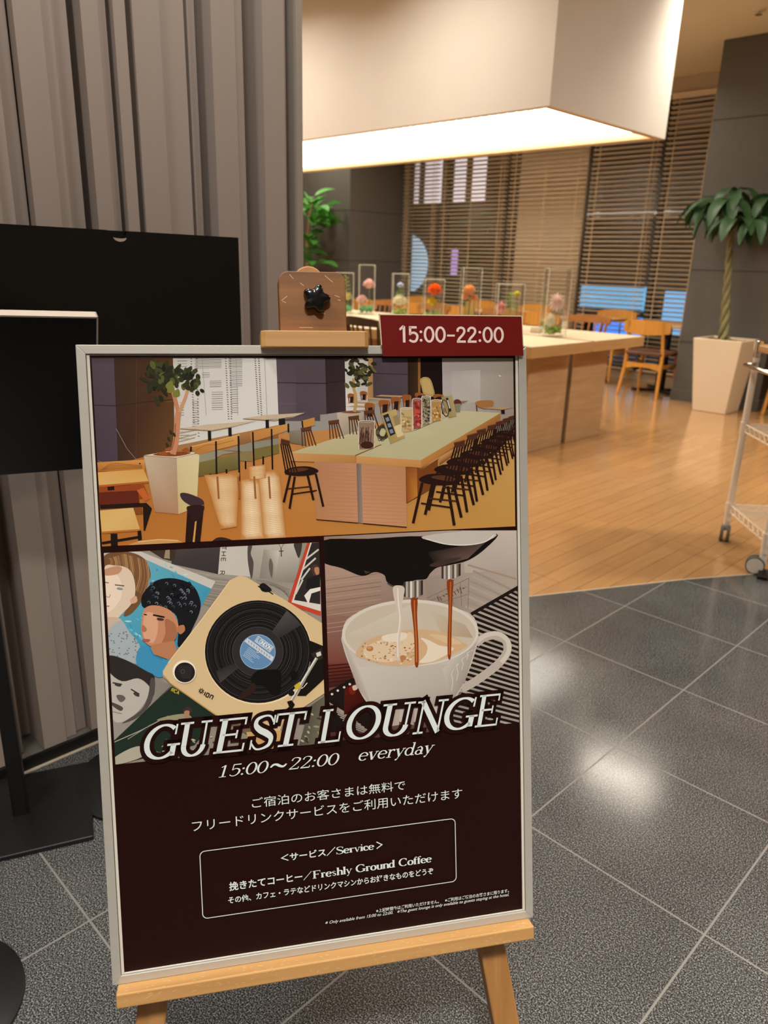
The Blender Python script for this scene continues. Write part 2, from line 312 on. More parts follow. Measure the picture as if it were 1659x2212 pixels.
# ------------------------------------------------------------------ chairs
M_beech = wood('honey_beech', 'ca9040', 'ba7e34', .35, 2, 40, .2); M_pad = mat('brown_leatherette', '5e3c26', .42, var=.12, scale=60)
M_walnut = wood('dark_walnut', '3a2417', '2a180f', .35, 2, 40, .2); M_brown = wood('warm_brown_stain', '96602e', '84501f', .35, 2, 40, .2)
def wishbone(label, loc, rz, group):
    t = thing('dining_chair', label, 'chair', loc, rz, group)
    # faces +y, backrest at y = 0
    for sx in (-1, 1):
        MB().tube([(sx * .225, -.03, 0), (sx * .205, .03, .30), (sx * .20, .035, .47), (sx * .195, .0, .66), (sx * .185, -.03, .80)], [.017, .021, .021, .018, .014], 10).build('rear_leg', M_beech, t, True)
        MB().tube([(sx * .215, .44, 0), (sx * .20, .41, .25), (sx * .195, .40, .45)], [.014, .019, .021], 10).build('front_leg', M_beech, t, True)
        MB().box((sx * .2, .22, .33), (.022, .37, .04)).build('side_rail', M_beech, t, bevel=.004)
    b = MB()
    def back(u, v):
        a = (u - .5) * 2; h = .155 * (1 - .35 * a * a); return (a * .262, -.045 + .075 * a * a - .0, .735 + (v - .5) * h)
    n = 16; front = [[back(i / n, j / 3) for j in range(4)] for i in range(n + 1)]
    vs = []; fs = []
    for off in (0, .016):
        for i in range(n + 1):
            for j in range(4): p = front[i][j]; vs.append((p[0], p[1] - off, p[2]))
    K = (n + 1) * 4
    for o_, k in ((0, 1), (K, -1)):
        for i in range(n):
            for j in range(3):
                q = [o_ + i * 4 + j, o_ + (i + 1) * 4 + j, o_ + (i + 1) * 4 + j + 1, o_ + i * 4 + j + 1]; fs.append(tuple(q[::k]))
    for i in range(n): fs += [(i * 4, i * 4 + K, (i + 1) * 4 + K, (i + 1) * 4), (i * 4 + 3, (i + 1) * 4 + 3, (i + 1) * 4 + 3 + K, i * 4 + 3 + K)]
    for j in range(3): fs += [(j, j + 1, j + 1 + K, j + K), (n * 4 + j, n * 4 + j + K, n * 4 + j + 1 + K, n * 4 + j + 1)]
    b.add(vs, fs).build('backrest', M_beech, t, True)
    b = MB(); pts = [(-.2, .0), (.2, .0), (.235, .12), (.24, .30), (.21, .42), (-.21, .42), (-.24, .30), (-.235, .12)]
    b.prism(pts, .445, .485); b.build('seat', M_pad, t, True, bevel=.014)
    b = MB()
    for i in range(10):
        u0, u1 = -.19 + .38 * i / 10, -.19 + .38 * (i + 1) / 10; z = lambda u: .318 - .028 * (abs(u) / .19) ** 2 + .02
        b.add([(u0, .02, .36), (u1, .02, .36), (u1, .02, z(u1) - .02), (u0, .02, z(u0) - .02), (u0, .04, .36), (u1, .04, .36), (u1, .04, z(u1) - .02), (u0, .04, z(u0) - .02)], [(0, 3, 2, 1), (4, 5, 6, 7), (0, 1, 5, 4), (3, 7, 6, 2)])
    b.build('rear_stretcher', M_beech, t)
    return t
G1 = 'light wooden chairs with a curved back by the window tables'
w0 = wishbone('honey wooden chair with brown seat, its back turned to us, left of the white planter', (-3.78, 7.70, 0), 0, G1)
near = [(-5.1, 'chair back behind the glass vase with the pink gerbera'), (-6.35, 'chair back behind the vase with orange and yellow flowers'), (-7.2, 'chair back right of the vase with the white bloom'), (-8.1, 'chair back between the two leftmost glass vases')]
for x, l in near: dup(w0, (x, 7.68, 0), R(rnd.uniform(-6, 6)), 'honey wooden ' + l, G1)
far = [(-4.66, 'facing us below the blue glow, beyond the end of the long table'), (-5.85, 'facing us under the blinds, above the vase with the fern'), (-6.75, 'facing us right of the vase with peach flowers'), (-7.95, 'facing us right of the vase with the white bloom')]
for x, l in far: dup(w0, (x, 8.70, .03), math.pi, 'honey wooden chair ' + l, G1)
dup(w0, (-2.275, 7.79, 0), 0, 'honey wooden chair mostly hidden behind the wire cart', G1)
def spindle(label, loc, rz, group, m):
    t = thing('spindle_chair', label, 'chair', loc, rz, group)
    # faces +y, back at y = 0
    b = MB(); pts = [(.235 * math.cos(a), .215 + .215 * math.sin(a)) for a in [i * math.pi / 12 for i in range(24)]]
    b.prism(pts, .435, .468); b.build('seat', m, t, True, bevel=.01)
    for sx in (-1, 1):
        MB().tube([(sx * .225, -.02, 0), (sx * .15, .09, .44)], [.012, .019], 8).build('leg', m, t, True); MB().tube([(sx * .225, .44, 0), (sx * .15, .33, .44)], [.012, .019], 8).build('leg', m, t, True)
        MB().tube([(sx * .195, .03, .18), (sx * .195, .39, .18)], .010, 8).build('stretcher', m, t, True)
    MB().tube([(-.195, .21, .18), (.195, .21, .18)], .010, 8).build('stretcher', m, t, True)
    for i in range(7):
        a = (i - 3) / 3; MB().tube([(a * .16, .03 + .02 * a * a, .46), (a * .205, -.055 + .05 * a * a, .84)], .0085 if abs(a) < 1 else .013, 8).build('spindle', m, t, True)
    b = MB(); n = 12
    prof = [(-(.23) + .46 * i / n) for i in range(n + 1)]; vs = []
    for u in prof:
        a = u / .23; y = -.065 + .055 * a * a; h = .07 * (1 - .25 * a * a)
        vs += [(u, y, .83), (u, y - .006, .83 + h), (u, y - .026, .83 + h), (u, y - .02, .83)]
    fs = [(i * 4 + j, (i + 1) * 4 + j, (i + 1) * 4 + (j + 1) % 4, i * 4 + (j + 1) % 4) for i in range(n) for j in range(4)] + [(0, 1, 2, 3), (n * 4 + 3, n * 4 + 2, n * 4 + 1, n * 4)]
    b.add(vs, fs).build('top_rail', m, t, True)
    return t
G2 = 'spindle back chairs along the far side of the communal table'
s0 = spindle('brown spindle back chair across the table, right of the last glass vase', (-3.72, 6.38, 0), math.pi, G2, M_brown)
for x, l in [(-4.72, 'brown spindle back chair across the table, right of the peach flower vase'), (-5.62, 'brown spindle back chair across the table, left of the orange flower vase'), (-6.33, 'brown spindle back chair across the table, right of the pink flower vase')]: dup(s0, (x, 6.38, 0), math.pi, l, G2)
spindle('dark walnut spindle chair on the near side of the table beside the red hours card', (-4.42, 4.19, 0), R(-6), None, M_walnut)
# ------------------------------------------------------------------ window tables
M_btop = wood('beech_tabletop', 'c8a070', 'bb9060', .35, 0, 30)
def win_table(label, loc, group):
    t = thing('cafe_table', label, 'table', loc, 0, group)
    MB().bx(-.33, .33, -.31, .31, .722, .752).build('tabletop', M_btop, t, bevel=.006)
    MB().bx(-.04, .04, -.04, .04, .02, .722).build('post', M_bmetal, t)
    MB().box((0, 0, .012), (.62, .07, .024), Euler((0, 0, R(45)))).box((0, 0, .012), (.62, .07, .024), Euler((0, 0, R(-45)))).build('cross_base', M_bmetal, t)
    return t
G3 = 'small pedestal tables along the window'
t0 = win_table('square pedestal table with black post, beside the charcoal column', (-3.84, 8.34, 0), G3)
for x, l in [(-4.82, 'square pedestal table beyond the near end of the long table'), (-6.15, 'square pedestal table behind the vases with peach and orange flowers'), (-7.5, 'square pedestal table behind the leftmost vases')]: dup(t0, (x, 8.32, 0), 0, l, G3)
# ------------------------------------------------------------------ venetian blinds
M_slat = wood('blind_slat', 'dccbb0', 'd0bd9e', .45, 0, 20); M_cord = mat('blind_tape', 'c4a880', .7)
for (x0, x1, l) in [(-8.58, -7.86, 'narrow wooden venetian blind beside the left charcoal column'), (-7.83, -6.64, 'wooden venetian blind above the orange and white flower vases'), (-6.60, -5.44, 'bright wooden venetian blind in the middle of the window wall'), (-5.37, -4.49, 'wooden venetian blind in front of the blue street glow'), (-4.44, -3.45, 'wooden venetian blind meeting the right charcoal column')]:
    xc = (x0 + x1) / 2; hw = (x1 - x0) / 2; t = thing('venetian_blind', l, 'blind', (xc, 8.95, 0), 0, 'wooden venetian blinds on the window wall')
    MB().bx(-hw, hw, -.03, .03, 3.13, 3.188).build('headrail', M_slat, t); MB().bx(-hw, hw, -.027, .027, .11, .13).build('bottom_rail', M_slat, t)
    b = MB(); z = .16
    while z < 3.12: b.box((0, 0, z), (2 * hw, .05, .004), Euler((R(-17), 0, 0))); z += .0525
    b.build('slats', M_slat, t)
    for k in (-hw + .10, hw - .10) if hw < .45 else (-hw + .1, 0, hw - .1):
        MB().bx(k - .004, k + .004, -.031, -.029, .12, 3.14).build('ladder_cord', M_cord, t)
    MB().tube([(hw - .04, -.036, 3.13), (hw - .05, -.036, .5)], .003, 6).build('pull_cord', M_cord, t)
# ------------------------------------------------------------------ trees in planters
M_leaf = petal('pachira_leaf', '2f4f2c', .2, .3, 9); M_leaf2 = petal('ficus_leaf', '4f8f3c', .3, .3, 9)
M_bark = mat('braided_bark', '77714a', .7, var=.3, scale=30); M_soil = mat('brown_bark_mulch', '7a4a26', .9, var=.5, scale=50, bump=1); M_bark2 = mat('ficus_bark', 'a07a58', .7, var=.2, scale=30)
M_plant = mat('cream_planter', 'd8c6ab', .45, var=.03, scale=5)
def leaf(b, base, d, L, W, droop, roll=0, mi=0):
    """one folded, drooping leaf blade starting at base in direction d"""
    d = Vector(d).normalized(); side = d.cross(Vector((0, 0, 1)))
    side = side.normalized() if side.length > .05 else Vector((1, 0, 0)); side = Matrix.Rotation(roll, 3, d) @ side
    p = Vector(base); vs = []; fs = []; n = 6
    for i in range(n + 1):
        t = i / n; w = W * math.sin(math.pi * min(1, t * .92 + .06)) ** .8 / 2 + .0005
        up = side.cross(d)
        vs += [p - side * w + up * w * .35, p, p + side * w + up * w * .35]
        p = p + d * (L / n); d = (d + Vector((0, 0, -droop / n))).normalized()
    for i in range(n):
        for j in range(2): fs.append((i * 3 + j, (i + 1) * 3 + j, (i + 1) * 3 + j + 1, i * 3 + j + 1))
    b.add(vs, fs, mi)
def planter(parent, wt, wb, h):
    b = MB(); A = [(-wb / 2, -wb / 2), (wb / 2, -wb / 2), (wb / 2, wb / 2), (-wb / 2, wb / 2)]; k = wt / wb; r = (wt - .05) / wt
    vs = [(x, y, 0) for x, y in A] + [(x * k, y * k, h) for x, y in A] + [(x * k * r, y * k * r, h) for x, y in A] + [(x * k * r, y * k * r, h - .08) for x, y in A]
    fs = [(3, 2, 1, 0)] + [(L_ * 4 + i, L_ * 4 + (i + 1) % 4, L_ * 4 + 4 + (i + 1) % 4, L_ * 4 + 4 + i) for L_ in range(3) for i in range(4)] + [(12, 13, 14, 15)]
    b.add(vs, fs).build('planter', M_plant, parent, bevel=.006)
    b = MB(); q = (wt - .05) / 2 * .985
    b.grid(lambda u, v: ((u - .5) * 2 * q, (v - .5) * 2 * q, h - .035 + .02 * rnd.random()), 12, 12); b.build('mulch', M_soil, parent)
t = thing('potted_tree', 'money tree with braided trunk in a tapered cream planter before the charcoal column', 'potted tree', (-2.895, 7.60, 0))
planter(t, .46, .325, .70)
for k in range(3):
    path = []; rad = []
    for i in range(41):
        z = i / 40; a = 2 * math.pi * (z * 2.6 + k / 3); rr = .026 * (1 - .45 * z) + .02 * max(0, .12 - z) * 8
        path.append((-.02 - .10 * z + rr * math.cos(a), -.02 + rr * math.sin(a), .66 + z * 1.0)); rad.append(.024 - .009 * z)
    MB().tube(path, rad, 8).build('trunk', M_bark, t, True)
b = MB(); stems = MB(); hub = Vector((-.12, -.02, 1.66))
for i in range(13):
    a = i * 2.4; el = [.2, .55, .9, .35, .75][i % 5]; rr = rnd.uniform(.16, .30)
    tip = hub + Vector((math.cos(a) * rr * math.cos(el) * 1.25, math.sin(a) * rr * math.cos(el), rr * math.sin(el) * 1.15 + .05))
    if i == 0: tip = hub + Vector((.0, -.03, .36))
    if i == 1: tip = hub + Vector((.30, .0, .30))
    stems.tube([hub, hub.lerp(tip, .5) + Vector((0, 0, .04)), tip], [.007, .005, .004], 6)
    for k in range(6):
        an = a + (k - 2.5) * .85 + rnd.uniform(-.2, .2)
        leaf(b, tip, (math.cos(an), math.sin(an), rnd.uniform(-.25, .35)), rnd.uniform(.28, .40), rnd.uniform(.09, .125), rnd.uniform(2.0, 3.4), rnd.uniform(-.4, .4))
b.v = [(x, y if y < .2 else .2 - (y - .2) * .35, z) for x, y, z in b.v]
stems.build('branches', M_bark, t, True); b.build('foliage', M_leaf, t, True)
# rubber tree by the left column
t = thing('potted_tree', 'green rubber plant in a cream planter behind the batten partition edge', 'potted tree', (-9.0, 7.35, 0))
planter(t, .5, .36, .72)
MB().tube([(0, 0, .66), (.05, 0, 1.1), (.02, .02, 1.5), (.10, 0, 1.9), (.16, 0, 2.1)], [.03, .027, .024, .018, .01], 8).build('trunk', M_bark2, t, True)
b = MB()
for i in range(72):
    z = rnd.uniform(1.15, 2.15); a = rnd.uniform(0, 6.28); c = Vector((.03 + .12 * (z - 1.2), 0, z)); d = Vector((math.cos(a), math.sin(a), rnd.uniform(.0, .8)))
    leaf(b, c + d * rnd.uniform(.03, .24), d, rnd.uniform(.24, .34), rnd.uniform(.13, .18), rnd.uniform(.3, 1.2), rnd.uniform(-.6, .6))
b.v = [(x, y if y < .4 else .4 + (y - .4) * .2, z) for x, y, z in b.v]
b.build('foliage', M_leaf2, t, True)
# ------------------------------------------------------------------ glass vases and flowers on the table
M_vg = glass('vase_glass', (1, 1, 1), .6, .008); M_rim = mat('vase_edge', 'd8d2c0', .2, var=.03); M_moss = mat('moss', '93b040', .8, var=.4, scale=60, bump=1); M_moss2 = mat('green_foliage', '58b070', .7, var=.4, scale=60)
M_stem = mat('flower_stem', '6f8a3a', .6)
def ico(b, c, r, mi=0, sq=1, jitter=0):
    n, m = 8, 6; vs = []; fs = []
    for i in range(m + 1):
        for k in range(n):
            th = math.pi * i / m; ph = 2 * math.pi * k / n; q = r * (1 + rnd.uniform(-jitter, jitter)); vs.append((c[0] + q * math.sin(th) * math.cos(ph), c[1] + q * math.sin(th) * math.sin(ph), c[2] + q * sq * math.cos(th)))
    for i in range(m):
        for k in range(n): fs.append((i * n + k, (i + 1) * n + k, (i + 1) * n + (k + 1) % n, i * n + (k + 1) % n))
    b.add(vs, fs, mi)
VZ = [(-3.27, 5.12, .175, .12, .50, 'tall glass vase nearest the table end with one pink gerbera', M_moss), (-3.77, 5.22, .21, .13, .37, 'wide glass vase with a fern and a yellow bud', M_moss2), (-4.27, 5.33, .16, .12, .485, 'tall glass vase with peach blooms over green leaves', M_moss2), (-4.72, 5.36, .175, .12, .375, 'short glass vase with an orange and a yellow flower', M_moss), (-5.2, 5.42, .15, .12, .41, 'glass vase with a creamy white bloom', M_moss), (-5.72, 5.47, .155, .12, .48, 'tall glass vase with pale pink carnations', M_moss2), (-5.86, 5.30, .17, .12, .40, 'glass vase of yellow green leaves, partly behind the easel clamp', M_moss2)]
def flower(v, dx, z, r, col, label, kind='ball', name='flower', stem=True):
    vx, vy, ww, dd, hh = VZ[v][:5]; a = R(134.5 - 90 + 6); px, py = vx + dx * math.cos(a), vy + dx * math.sin(a)
    t = thing(name, label, 'flower', (px, py, .80))
    mt = petal('petals_' + col, col, .4, .1, 40); r *= 1.22; b = MB(); to = Vector((.70, -.70, .12))
    if kind == 'ball':
        for k in range(46):
            th = math.acos(1 - 2 * (k + .5) / 46 * .62); ph = k * 2.4; d = Matrix.Rotation(R(-22), 3, Vector((1, 1, 0)).normalized()) @ Vector((math.sin(th) * math.cos(ph), math.sin(th) * math.sin(ph), math.cos(th)))
            leaf(b, Vector((0, 0, z)) + d * r * .35, d + Vector((0, 0, .1)), r * .72, r * .62, -.5 if th < .7 else .3, rnd.uniform(-.5, .5))
        ico(b, (0, 0, z), r * .55)
    else:
        q = to.to_track_quat('Z', 'Y').to_matrix()
        for ring, (n, k0) in enumerate([(16, 1), (14, .78), (10, .5)]):
            for k in range(n):
                ph = 2 * math.pi * k / n + ring * .2; d = q @ Vector((math.cos(ph), math.sin(ph), .18 + .25 * ring)); leaf(b, Vector((0, 0, z)) + d * r * .15, d, r * k0 * .9, r * .3, .1, 0)
        ico(b, (0, 0, z), r * .22)
    b.build('petals', mt, t, True)
    if stem: MB().tube([(0, 0, z - r * .3), (.008, 0, z * .5), (0, 0, .03)], .0035, 6).build('stem', M_stem, t, True)
for i, (x, y, ww, dd, hh, l, mm) in enumerate(VZ):
    t = thing('glass_vase', l, 'vase', (x, y, .80), R(134.5 - 90 + (6 if i != 1 else 2)), 'square glass vases along the table')
    X, Y = ww / 2, dd / 2; e = .004
    MB().bx(-X, X, -Y, -Y + e, .012, hh).bx(-X, X, Y - e, Y, .012, hh).bx(-X, -X + e, -Y, Y, .012, hh).bx(X - e, X, -Y, Y, .012, hh).build('glass_body', M_vg, t)
    b = MB(); g = .0032
    for sx in (-1, 1):
        for sy in (-1, 1): b.box((sx * X, sy * Y, hh / 2), (g, g, hh))
    b.bx(-X, X, -Y - g / 2, -Y + g / 2, hh - g, hh).bx(-X, X, Y - g / 2, Y + g / 2, hh - g, hh).bx(-X - g / 2, -X + g / 2, -Y, Y, hh - g, hh).bx(X - g / 2, X + g / 2, -Y, Y, hh - g, hh); b.build('glass_edge', M_rim, t)
    MB().bx(-X, X, -Y, Y, 0, .012).build('glass_base', M_vg, t)
    b = MB()
    for k in range(34): ico(b, (rnd.uniform(-X * .78, X * .78), rnd.uniform(-Y * .7, Y * .7), .03 + rnd.uniform(0, .05)), rnd.uniform(.010, .02), 0, .8, .3)
    b.build('moss', mm, t)
flower(0, .01, .255, .058, 'ffe2da', 'pale pink gerbera in the tall vase nearest the table end', 'daisy')
flower(0, -.03, .12, .045, 'fbf6e6', 'white daisy low in the vase nearest the table end', 'daisy', stem=False)
flower(1, -.065, .185, .042, 'f6bcb4', 'dusty pink flower left of the fern', 'daisy'); flower(1, .06, .29, .022, 'd8cc4a', 'yellow bud on a tall stem beside the fern')
flower(2, -.01, .29, .045, 'f2b878', 'peach bloom at the top of the tall middle vase'); flower(2, .035, .225, .032, 'f0b070', 'smaller peach bloom on the right of the middle vase'); flower(2, -.045, .235, .03, 'f0b474', 'smaller peach bloom on the left of the middle vase')
flower(3, .01, .27, .056, 'ee6a12', 'bright orange ranunculus in the short vase'); flower(3, -.01, .17, .040, 'e8cc2a', 'yellow flower under the orange ranunculus')
flower(4, .0, .15, .058, 'fbf0d4', 'creamy white bloom in the third vase from the left'); flower(4, .0, .30, .026, 'ccd6ea', 'small pale blue flower above the creamy bloom')
flower(5, .025, .285, .05, 'ffd4cc', 'pale pink carnation high in the tall left vase'); flower(5, -.045, .13, .048, 'ffd6ce', 'pink carnation low in the tall left vase')
flower(6, -.04, .2, .045, 'f6dacc', 'blush flower at the edge of the easel clamp'); flower(6, .03, .16, .04, 'ece6a8', 'pale yellow flower in the leftmost vase')
def spray(v, dx, z0, z1, n, L, W, col, label, name):
    vx, vy = VZ[v][:2]; a = R(134.5 - 90); t = thing(name, label, 'greenery', (vx + dx * math.cos(a), vy + dx * math.sin(a), .80)); b = MB()
    for k in range(n):
        z = z0 + (z1 - z0) * k / max(1, n - 1); s = -1 if k % 2 else 1; sc = 1 - .7 * k / n
        leaf(b, (0, 0, z), (s * .7, s * .7, .55), L * sc, W * (.5 + .5 * sc), .3, 0)
    b.build('leaves', petal('leaf_' + col, col, .4, .2), t, True); MB().tube([(0, 0, .02), (0, 0, z1)], .003, 6).build('stem', M_stem, t)
spray(1, .01, .08, .30, 26, .075, .016, 'a8c85a', 'light green fern frond in the wide vase', 'fern_frond')
spray(2, 0, .05, .2, 14, .07, .035, '4aa06a', 'green leaves under the peach blooms', 'leaf_sprig'); spray(4, 0, .2, .27, 8, .06, .03, '6fb060', 'green leaves above the creamy bloom', 'leaf_sprig'); spray(6, .015, .15, .36, 12, .07, .04, 'b9c06a', 'yellow green leaf sprig in the leftmost vase', 'leaf_sprig'); spray(3, .05, .03, .2, 10, .05, .02, 'a8b85a', 'thin green sprig beside the yellow flower', 'leaf_sprig')
t = thing('table_card', 'small white card stand on the table between two vases', 'card', (-3.5, 5.24, .80), R(44)); MB().box((0, 0, .025), (.10, .004, .05), Euler((R(20), 0, 0))).build('front_card', M_white, t); MB().box((0, .02, .025), (.10, .004, .05), Euler((R(-20), 0, 0))).build('rear_card', M_white, t)
# ------------------------------------------------------------------ wire cart
M_cwire = mat('cream_wire', 'efe4d0', .4, var=.03); M_post = mat('cream_post', 'e8dccb', .4, var=.03); M_grey = mat('grey_rubber', '5a574f', .6); M_slab = wood('cart_wood', 'c99a5e', 'bd8c50', .35, 0, 30)
P1 = Vector((-1.305, 3.83, 0)); u_ = Vector((.655, -.755, 0)).normalized(); v_ = Vector((.755, .655, 0)).normalized(); DW, DL = .46, .62
ct = thing('wire_cart', 'cream wire shelf cart on casters with a wooden top at the right edge', 'cart', P1, math.atan2(u_.y, u_.x))
# local x runs along the short side (towards us), local y along the long side
CP = [(0, 0), (DW, 0), (DW, DL), (0, DL)]
for x, y in CP:
    p = MB().tube([(x, y, .10), (x, y, .965)], .016, 14).build('post', M_post, ct, True)
    MB().lathe([(.0185, .87), (.0185, .90)], 14, (x, y, 0)).build('collar', M_steel, p, True)
    c = MB(); an = R(-22 if (x, y) == (0, 0) else 245)
    c.bx(x - .012, x + .012, y - .012, y + .012, .05, .10); c = c.build('caster', M_white, ct)
    for s in (-1, 1):
        q = Matrix.Rotation(an, 3, 'Z'); ax = q @ Vector((0, 1, 0)); fw_ = q @ Vector((1, 0, 0)); ctr = Vector((x, y, .041)) + fw_ * .026 + ax * (s * .015)
        w_ = MB(); n = 20; vs = []
        for o2, r2 in ((-.008, .041), (.008, .041)):
            vs += [ctr + ax * o2 + (fw_ * math.cos(2 * math.pi * k / n) + Vector((0, 0, 1)) * math.sin(2 * math.pi * k / n)) * r2 for k in range(n)]
        w_.add(vs, [tuple(range(n))[::-1], tuple(range(n, 2 * n))] + [(k, (k + 1) % n, n + (k + 1) % n, n + k) for k in range(n)]); w_.build('wheel', M_grey, c)
        w_ = MB(); vs = [ctr + ax * (s * .0095) + (fw_ * math.cos(2 * math.pi * k / n) + Vector((0, 0, 1)) * math.sin(2 * math.pi * k / n)) * .036 for k in range(n)]; w_.add(vs, [tuple(range(n))]); w_.build('wheel_cap', M_white, c)
    if (x, y) == (DW, 0): MB().box((x + .045, y - .005, .016), (.075, .045, .012), Euler((0, R(12), R(-25)))).build('brake_pedal', M_black, c)
def shelf(z):
    b = MB()
    for dz in (0, -.035): b.tube([(0, 0, z + dz), (DW, 0, z + dz), (DW, DL, z + dz), (0, DL, z + dz)], .0045, 6, closed=True)
    for (x0, y0), (x1, y1) in zip(CP, CP[1:] + CP[:1]):
        n = 16; b.tube([(x0 + (x1 - x0) * i / n, y0 + (y1 - y0) * i / n, z - (.035 if i % 2 else 0)) for i in range(n + 1)], .003, 5)
    n = 18
    for i in range(1, n): b.tube([(DW * i / n, 0, z), (DW * i / n, DL, z)], .002, 5)
    for k in (.2, .42): b.tube([(0, k, z - .004), (DW, k, z - .004)], .003, 5)
    s_ = b.build('wire_shelf', M_cwire, ct)
    for x, y in CP: MB().lathe([(.0185, z - .05), (.021, z + .012)], 14, (x, y, 0)).build('sleeve', M_post, s_, True)
shelf(.185); shelf(.60)
MB().tube([(-.0, -.0, .885), (-.02, -.03, .885), (0, -.05, .885), (DW, -.05, .885), (DW + .02, -.03, .885), (DW, 0, .885)], .010, 10).build('handle', M_steel, ct, True)
b = MB(); rr = .03; pl = []
for cx_, cy_, a0 in ((DW - .02, DL - .02, 0), (.025, DL - .02, 90), (.025, .02, 180), (DW - .02, .02, 270)): pl += [(cx_ + rr * math.cos(R(a0 + k * 22.5)), cy_ + rr * math.sin(R(a0 + k * 22.5))) for k in range(5)]
b.prism(pl, .952, .985); b.build('wooden_top', M_slab, ct, bevel=.006)
b = MB()
for x, y in CP: b.lathe([(.019, .925), (.019, .945), (.022, .947), (.022, 1.0), (.012, 1.004)], 12, (x, y, 0))
b.build('top_bracket', M_steel, ct, True)
# ------------------------------------------------------------------ black sign stands by the partition
M_sheet = mat('black_board', '050607', .32, var=.25, scale=4, spec=.3); M_lip = mat('pale_board_edge', 'b9ab9c', .6)
def stand_base_round(t, r=.17): MB().lathe([(r, 0), (r, .008), (r - .012, .014), (.02, .016)], 48).build('base', M_bmetal, t, True)
# wide board on a round foot
dx, dy = -.1581, .9874; hd = math.atan2(dy, dx)
t = thing('sign_stand', 'wide black sign board on a pole, behind the smaller pale-edged board', 'sign stand', (-1.590, .7453, 0), hd)
x0, x1, z0, z1 = -.235, .393, .985, 1.3495
n = 12; nr = .024; cxn = .046
poly = [(x0, z0), (x1, z0), (x1, z1)] + [(cxn + nr * math.cos(math.pi * k / n), z1 - nr * .72 * math.sin(math.pi * k / n)) for k in range(n + 1)] + [(x0, z1)]
f_ = lambda x, y, z: (x, z, y)
cr = [(cxn + .006 + .016 * math.cos(math.pi * (1 + k / n)), z1 - .0135 + .0085 * math.sin(math.pi * (1 + k / n))) for k in range(n + 1)] + [(cxn + .006 + .016 * math.cos(math.pi * (2 - k / n)), z1 - .0135 + .002 * math.sin(math.pi * (2 - k / n))) for k in range(1, n)]  # pale crescent: light on the notch rim put into colour
tag(MB().prism(cr, -.0068, -.0055, f_).build('notch_lit_rim', M_lip, t), 'pale crescent painted for the lit rim of the finger notch', None)
MB().prism(poly, -.006, -.003, f_, 0, 0).build('front_sheet', [M_sheet, M_lip], t)
MB().prism([(x0, z0), (x1, z0), (x1, z1 - .0005), (x0, z1 - .0005)], -.003, .006, f_, 0, 0).build('panel', [M_sheet, M_lip], t)
MB().tube([(0, .02, 0), (0, .02, 1.25)], .011, 14).build('pole', M_bmetal, t, True); stand_base_round(t)
# smaller board leaning forward on the rectangular foot
t = thing('sign_stand', 'smaller black board with a pale edge on a square-footed pole at the left edge', 'sign stand', (-1.6615, .4628, 0), math.atan2(.92, .39))
b = MB(); b.box((.005, 0, .006), (.32, .27, .012)); 
MB().bx(-.16, .16, -.148, .148, 0, .012).build('base', M_bmetal, t, bevel=.003)
MB().box((0, 0, .50), (.034, .034, 1.0)).build('pole', M_bmetal, t, bevel=.004)
ax = Vector((.2579, .9658, -.028)).normalized(); bx_ = Vector((.3511, -.0667, .9339)).normalized(); nx_ = ax.cross(bx_).normalized(); bx_ = nx_.cross(ax)
TR = Vector((0, 0, 1.3)) + (Vector((-1.5249, .70, 1.1774)) - Vector((0, 0, 1.3))) * .93
Mw = Matrix(((ax.x, bx_.x, nx_.x, TR.x), (ax.y, bx_.y, nx_.y, TR.y), (ax.z, bx_.z, nx_.z, TR.z), (0, 0, 0, 1))); Ml = (Matrix.Translation(t.location) @ t.rotation_euler.to_matrix().to_4x4()).inverted() @ Mw
W_, H_ = .42, .345
q = MB().bx(-W_, 0, -H_, 0, -.020, 0).build('panel', M_sheet, t); q.matrix_local = Ml
q = MB().bx(-W_ - .003, .003, 0, .003, -.022, .0012).bx(0, .003, -H_, .003, -.022, .0012).bx(-W_ - .003, -W_, -H_, .003, -.022, .0012).build('edge_trim', M_lip, t); q.matrix_local = Ml; tag(q, 'pale edge strip around the black board', None)
# another foot in the lower left corner
t = thing('sign_stand', 'round black foot of a stand in the lower left corner', 'sign stand', (-1.256, .148, 0))
stand_base_round(t, .160); MB().tube([(-.03, -.03, .01), (-.03, -.03, .9)], .012, 12).build('pole', M_bmetal, t, True)
# ------------------------------------------------------------------ easel and poster: shared tilted frame
EX = Vector((.5447, .8386, .0031)).normalized(); EN = Vector((.8121, -.5289, .2460)); EN = (EN - EX * EN.dot(EX)).normalized(); EY = EN.cross(EX); PO = Vector((-.7193, .6206, .7665))
HH = .43685
def tilted(o): return Matrix(((EX.x, EY.x, EN.x, o.x), (EX.y, EY.y, EN.y, o.y), (EX.z, EY.z, EN.z, o.z), (0, 0, 0, 1)))
PM = tilted(PO)
M_easel = wood('easel_pine', 'bd9058', 'a87c46', .5, 0, 50); M_easel_v = wood('easel_pine_upright', 'b2824c', '9c6c38', .5, 1, 50); M_clip = wood('clamp_beech', '93602e', '74481f', .45, 0, 60); M_knob = mat('glossy_black_knob', '050505', .22, spec=.5, var=.1); M_scuff = mat('scuffed_wood', 'd9bc92', .7)
ez = thing('easel', 'wooden A-frame easel with a star-knob clamp holding the guest lounge poster', 'easel', (PO.x - .12, PO.y + .08, 0))
LM = Matrix.Translation(ez.location).inverted() @ PM
def ep(mb, name, m, **k): o = mb.build(name, m, k.pop('parent', ez), **k); o.matrix_local = LM if o.parent == ez else Matrix(); return o
yb = -.783
